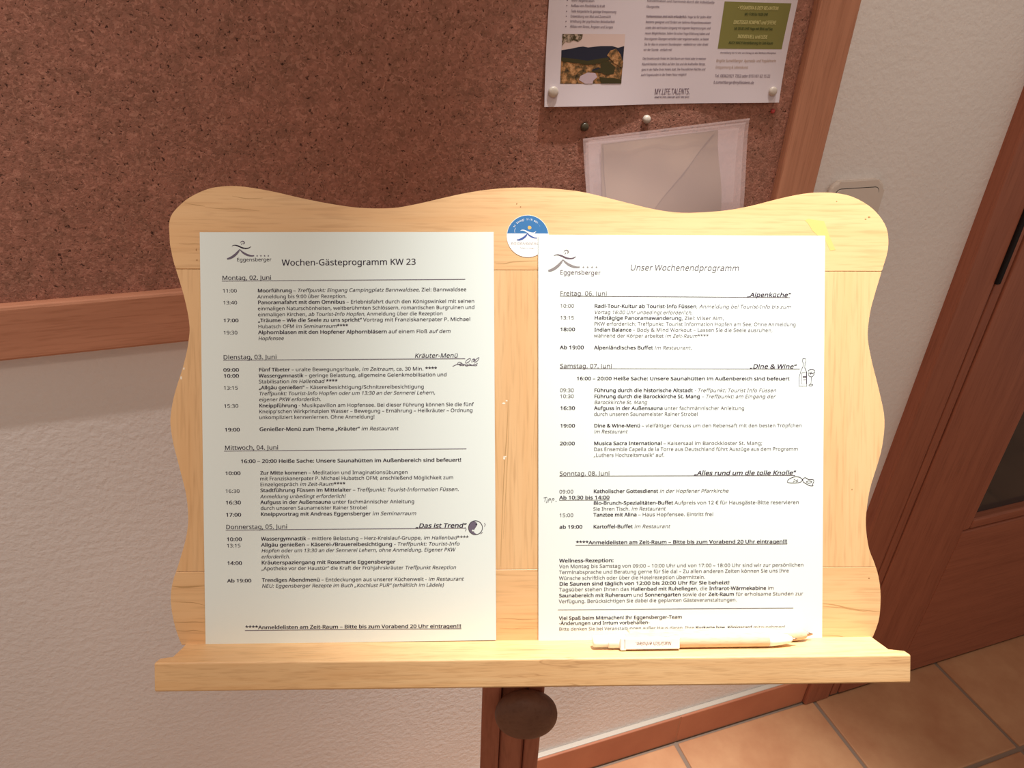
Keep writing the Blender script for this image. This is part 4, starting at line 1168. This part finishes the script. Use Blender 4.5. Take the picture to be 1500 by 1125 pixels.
P.poly([a3(155, 590), a3(300, 605), a3(420, 625), a3(560, 600), a3(640, 590), a3(640, 620), a3(560, 650), a3(420, 668), a3(300, 648), a3(155, 632)], M_BUSH)
P.poly([a3(470, 715), a3(540, 692), a3(580, 720), a3(560, 748), a3(470, 740)], M_MOUNT)
P.poly([a3(390, 858), a3(330, 820), a3(345, 780), a3(420, 745), a3(500, 750), a3(520, 790), a3(475, 830), a3(470, 858)], M_LAKE)
P.poly([a3(560, 640), a3(640, 630), a3(710, 690), a3(690, 760), a3(600, 770), a3(550, 740), a3(520, 745), a3(460, 735), a3(560, 700)], M_BUSH)
P.poly([a3(540, 790), a3(600, 800), a3(690, 800), a3(770, 820), a3(768, 858), a3(560, 858)], M_BUSH)
P.poly([a3(625, 570), a3(660, 520), a3(720, 500), a3(765, 560), a3(792, 640), a3(785, 700), a3(700, 650)], M_LEAFO)
P.build('picture_detail', fly)
for o in [c for c in COL.objects if c.parent == fly and c.name.split('.')[0] != 'paper_sheet']:
    nm = o.name.split('.')[0]; off = {'printed_picture': 0.00015, 'picture_detail': 0.0003, 'green_box': 0.00015, 'box_lettering': 0.0004}.get(nm, 0.0002)
    mt = o.data.materials[0].name
    if mt == 'bush_print': off = 0.0004
    if mt == 'lake_print': off = 0.00035
    if mt == 'orange_tree_print': off = 0.00045
    # refine big polygons so they follow the curl
    if len(o.data.polygons) < 10:
        bm = bmesh.new(); bm.from_mesh(o.data)
        bmesh.ops.triangulate(bm, faces=bm.faces)
        for _ in range(3): bmesh.ops.subdivide_edges(bm, edges=bm.edges[:], cuts=1, use_grid_fill=False); bmesh.ops.triangulate(bm, faces=bm.faces[:])
        bm.to_mesh(o.data); bm.free()
    for v in o.data.vertices: v.co.z = liftF(v.co.x, v.co.y) + off + min(v.co.z, 0.0001)


def pin(px, y0, r, label, mat, cat='pin', depth=0.0045, dome=True):
    x, z = onwall(px[0], px[1], y0 - depth * .6)
    e = empty('push_pin', (x, y0, z))
    tag(e, label, cat)
    rot = Matrix.Rotation(math.radians(90), 4, 'X')
    prof = [(0.0, 0.0), (r * .82, 0.0), (r * .98, depth * .25), (r, depth * .45), (r * .9, depth * .75), (r * .6, depth * .95), (r * .25, depth * 1.02), (0.0, depth * 1.04)]
    lathe('pin_head', catmull(prof, 2), mat, e, 24, mtx=rot)
    lathe('pin_needle', [(0.0, -0.004), (0.0006, -0.0035), (0.0006, 0.0005), (0.0, 0.0006)], M_STEEL, e, 8, mtx=rot)
    return e


pin((811, 135), -0.0145, 0.0056, 'ivory domed pin through the lower left corner of the flyer', M_PINWHITE)
pin((1133, 134), -0.0145, 0.0052, 'ivory domed pin at the lower right corner of the flyer', M_PINWHITE)
pin((948, 175), YC, 0.0046, 'white round pin in the cork just below the flyer', M_PINWHITE, depth=0.006)
pin((857, 186), YC, 0.0046, 'olive pin coloured as in shade, in the cork above the left corner of the plastic sleeves', M_PINDARK)
pin((1132.5, 163), YC, 0.0028, 'small red pin in the cork beside the frame, right of the sleeves', M_PINRED, depth=0.003)

# ------------------------------------------------------------------ document sleeves hanging below the flyer
def sleeve(px_tl, px_tr, y, rot, label, w, first=False, droop=0.0, hang=0.30):
    tl = Vector(onwall(*px_tl, y)); tr = Vector(onwall(*px_tr, y)); th = math.atan2(tr.y - tl.y, tr.x - tl.x) + rot
    W_ = (tr - tl).length if w is None else w
    M4 = Matrix.Identity(4); fx = Vector((math.cos(th), 0, math.sin(th))); fy = Vector((-math.sin(th), 0, math.cos(th)))
    for i in range(3): M4[i][0] = fx[i]; M4[i][1] = fy[i]; M4[i][2] = (0, -1, 0)[i]; M4[i][3] = (tl.x, y, tl.y)[i]
    e = empty('document_sleeve', mat=M4); tag(e, label, 'plastic sleeve', None)
    bm = bmesh.new(); nx, ny = 20, 26; g_ = []
    for j in range(ny + 1):
        row = []
        for i in range(nx + 1):
            x = W_ * i / nx; yy = -hang * j / ny
            zz = sleeve_z(x, yy) + droop * (1 - i / nx) ** 2 * (j / ny)
            row.append(bm.verts.new((x, yy, zz)))
        g_.append(row)
    for j in range(ny):
        for i in range(nx): bm.faces.new((g_[j][i], g_[j][i + 1], g_[j + 1][i + 1], g_[j + 1][i]))
    bm_obj('film', bm, M_FILM, e, True)
    # welded rim along the top and side
    P_ = [(0, 0), (W_, 0), (W_, -0.002), (0, -0.002)]
    mesh_obj('welded_rim', [(p[0], p[1], 0.0009) for p in P_], [(0, 1, 2, 3)], M_FILM, e)
    return e, W_


def sleeve_z(x, yy):
    t = min(1.0, -yy / 0.115)
    return 0.012 * t * t * (3 - 2 * t) + 0.0012 * math.sin(x * 26 + 0.5) * t
s1, W1 = sleeve((854, 203), (1098, 173), -0.0290, 0.0, 'outermost clear plastic sleeve in the stack hanging below the flyer, widest at right', None, droop=0.030)
s2, W2 = sleeve((862, 206), (1092, 179), -0.0220, 0.0, 'middle clear plastic sleeve holding a folded brownish sheet', None, droop=0.012)
s3, W3 = sleeve((858, 209), (1083, 184), -0.0130, -0.012, 'rearmost clear plastic sleeve against the cork', None, droop=0.001, hang=0.085)
# the brownish sheet in the middle sleeve, its corner folded over
ip = empty('folded_paper', mat=s2.matrix_world @ Matrix.Translation((0.010, -0.0045, 0.0)))
tag(ip, 'brownish paper sheet with a diagonal fold inside the plastic sleeves', 'paper sheet')
wv = lambda x, y: sleeve_z(x + 0.010, y - 0.0045) + 0.0012 + 0.0013 * math.sin(x * 40 + y * 75) * min(1, -y * 30) + 0.0006 * math.sin(x * 110 - y * 50)
def patch(name, corner, mat, off, n=14):
    bm = bmesh.new(); g_ = []
    (ax_, ay_), (bx_, by_), (cx2, cy2), (dx_, dy_) = corner
    for j in range(n + 1):
        t = j / n; row = []
        for i in range(n + 1):
            s = i / n
            x = (ax_ * (1 - s) + bx_ * s) * (1 - t) + (dx_ * (1 - s) + cx2 * s) * t; y = (ay_ * (1 - s) + by_ * s) * (1 - t) + (dy_ * (1 - s) + cy2 * s) * t
            row.append(bm.verts.new((x, y, wv(x, y) + off)))
        g_.append(row)
    for j in range(n):
        for i in range(n): bm.faces.new((g_[j][i], g_[j][i + 1], g_[j + 1][i + 1], g_[j + 1][i]))
    o_ = bm_obj(name, bm, mat, ip, True)
    md_ = o_.modifiers.new('thickness', 'SOLIDIFY'); md_.thickness = 0.0002; md_.use_rim = False
    return o_
patch('paper_sheet', [(0.004, 0.0), (0.150, 0.0), (0.178, -0.245), (0.004, -0.245)], M_INNER, 0.0012)
patch('folded_flap', [(0.006, -0.001), (0.146, -0.001), (0.088, -0.060), (0.012, -0.135)], new_mat('sleeve_paper_flap', (0.34, 0.235, 0.16), 0.8, 0.2)[0], 0.0022)

# ------------------------------------------------------------------ light switch
sw_c = Vector(onwall(1247, 290, -0.010))
sx0, sz1 = onwall(1213, 290, -0.008)[0], onwall(1250, 265.5, -0.008)[1]
sx1 = onwall(1287, 300, -0.006)[0]
W_ = sx1 - sx0
swe = empty('light_switch', (sx0, 0, sz1 - W_))
tag(swe, 'cream rocker light switch with rounded corners, on the plaster behind the stand', 'light switch')
def rrect(x0, z0, x1, z1, r, n=6):
    pts = []
    for cx2, cz2, a0_ in ((x1 - r, z1 - r, 0), (x0 + r, z1 - r, 90), (x0 + r, z0 + r, 180), (x1 - r, z0 + r, 270)):
        for k in range(n + 1):
            t = math.radians(a0_ + 90 * k / n); pts.append((cx2 + r * math.cos(t), cz2 + r * math.sin(t)))
    return pts
RX = Matrix.Rotation(math.radians(90), 4, 'X')
for nm, mg, r, d0, d1, mt, bv in (('switch_plate', 0.0, 0.0145, 0.0, 0.0085, M_SWITCH, 0.0045), ('gap', 0.0088, 0.0085, 0.0070, 0.0087, M_SEAL, 0.0), ('rocker', 0.0096, 0.0078, 0.0075, 0.0098, M_SWITCH, 0.0012)):
    o = prism(nm, rrect(mg, mg, W_ - mg, W_ - mg, r), d0, d1, mt, swe, bv, 3)
    o.data.transform(RX); o.data.update()
    for p in o.data.polygons: p.use_smooth = False

# ------------------------------------------------------------------ tidy
bpy.data.objects.remove(TOBJ)
for o in COL.objects:
    o.select_set(False)
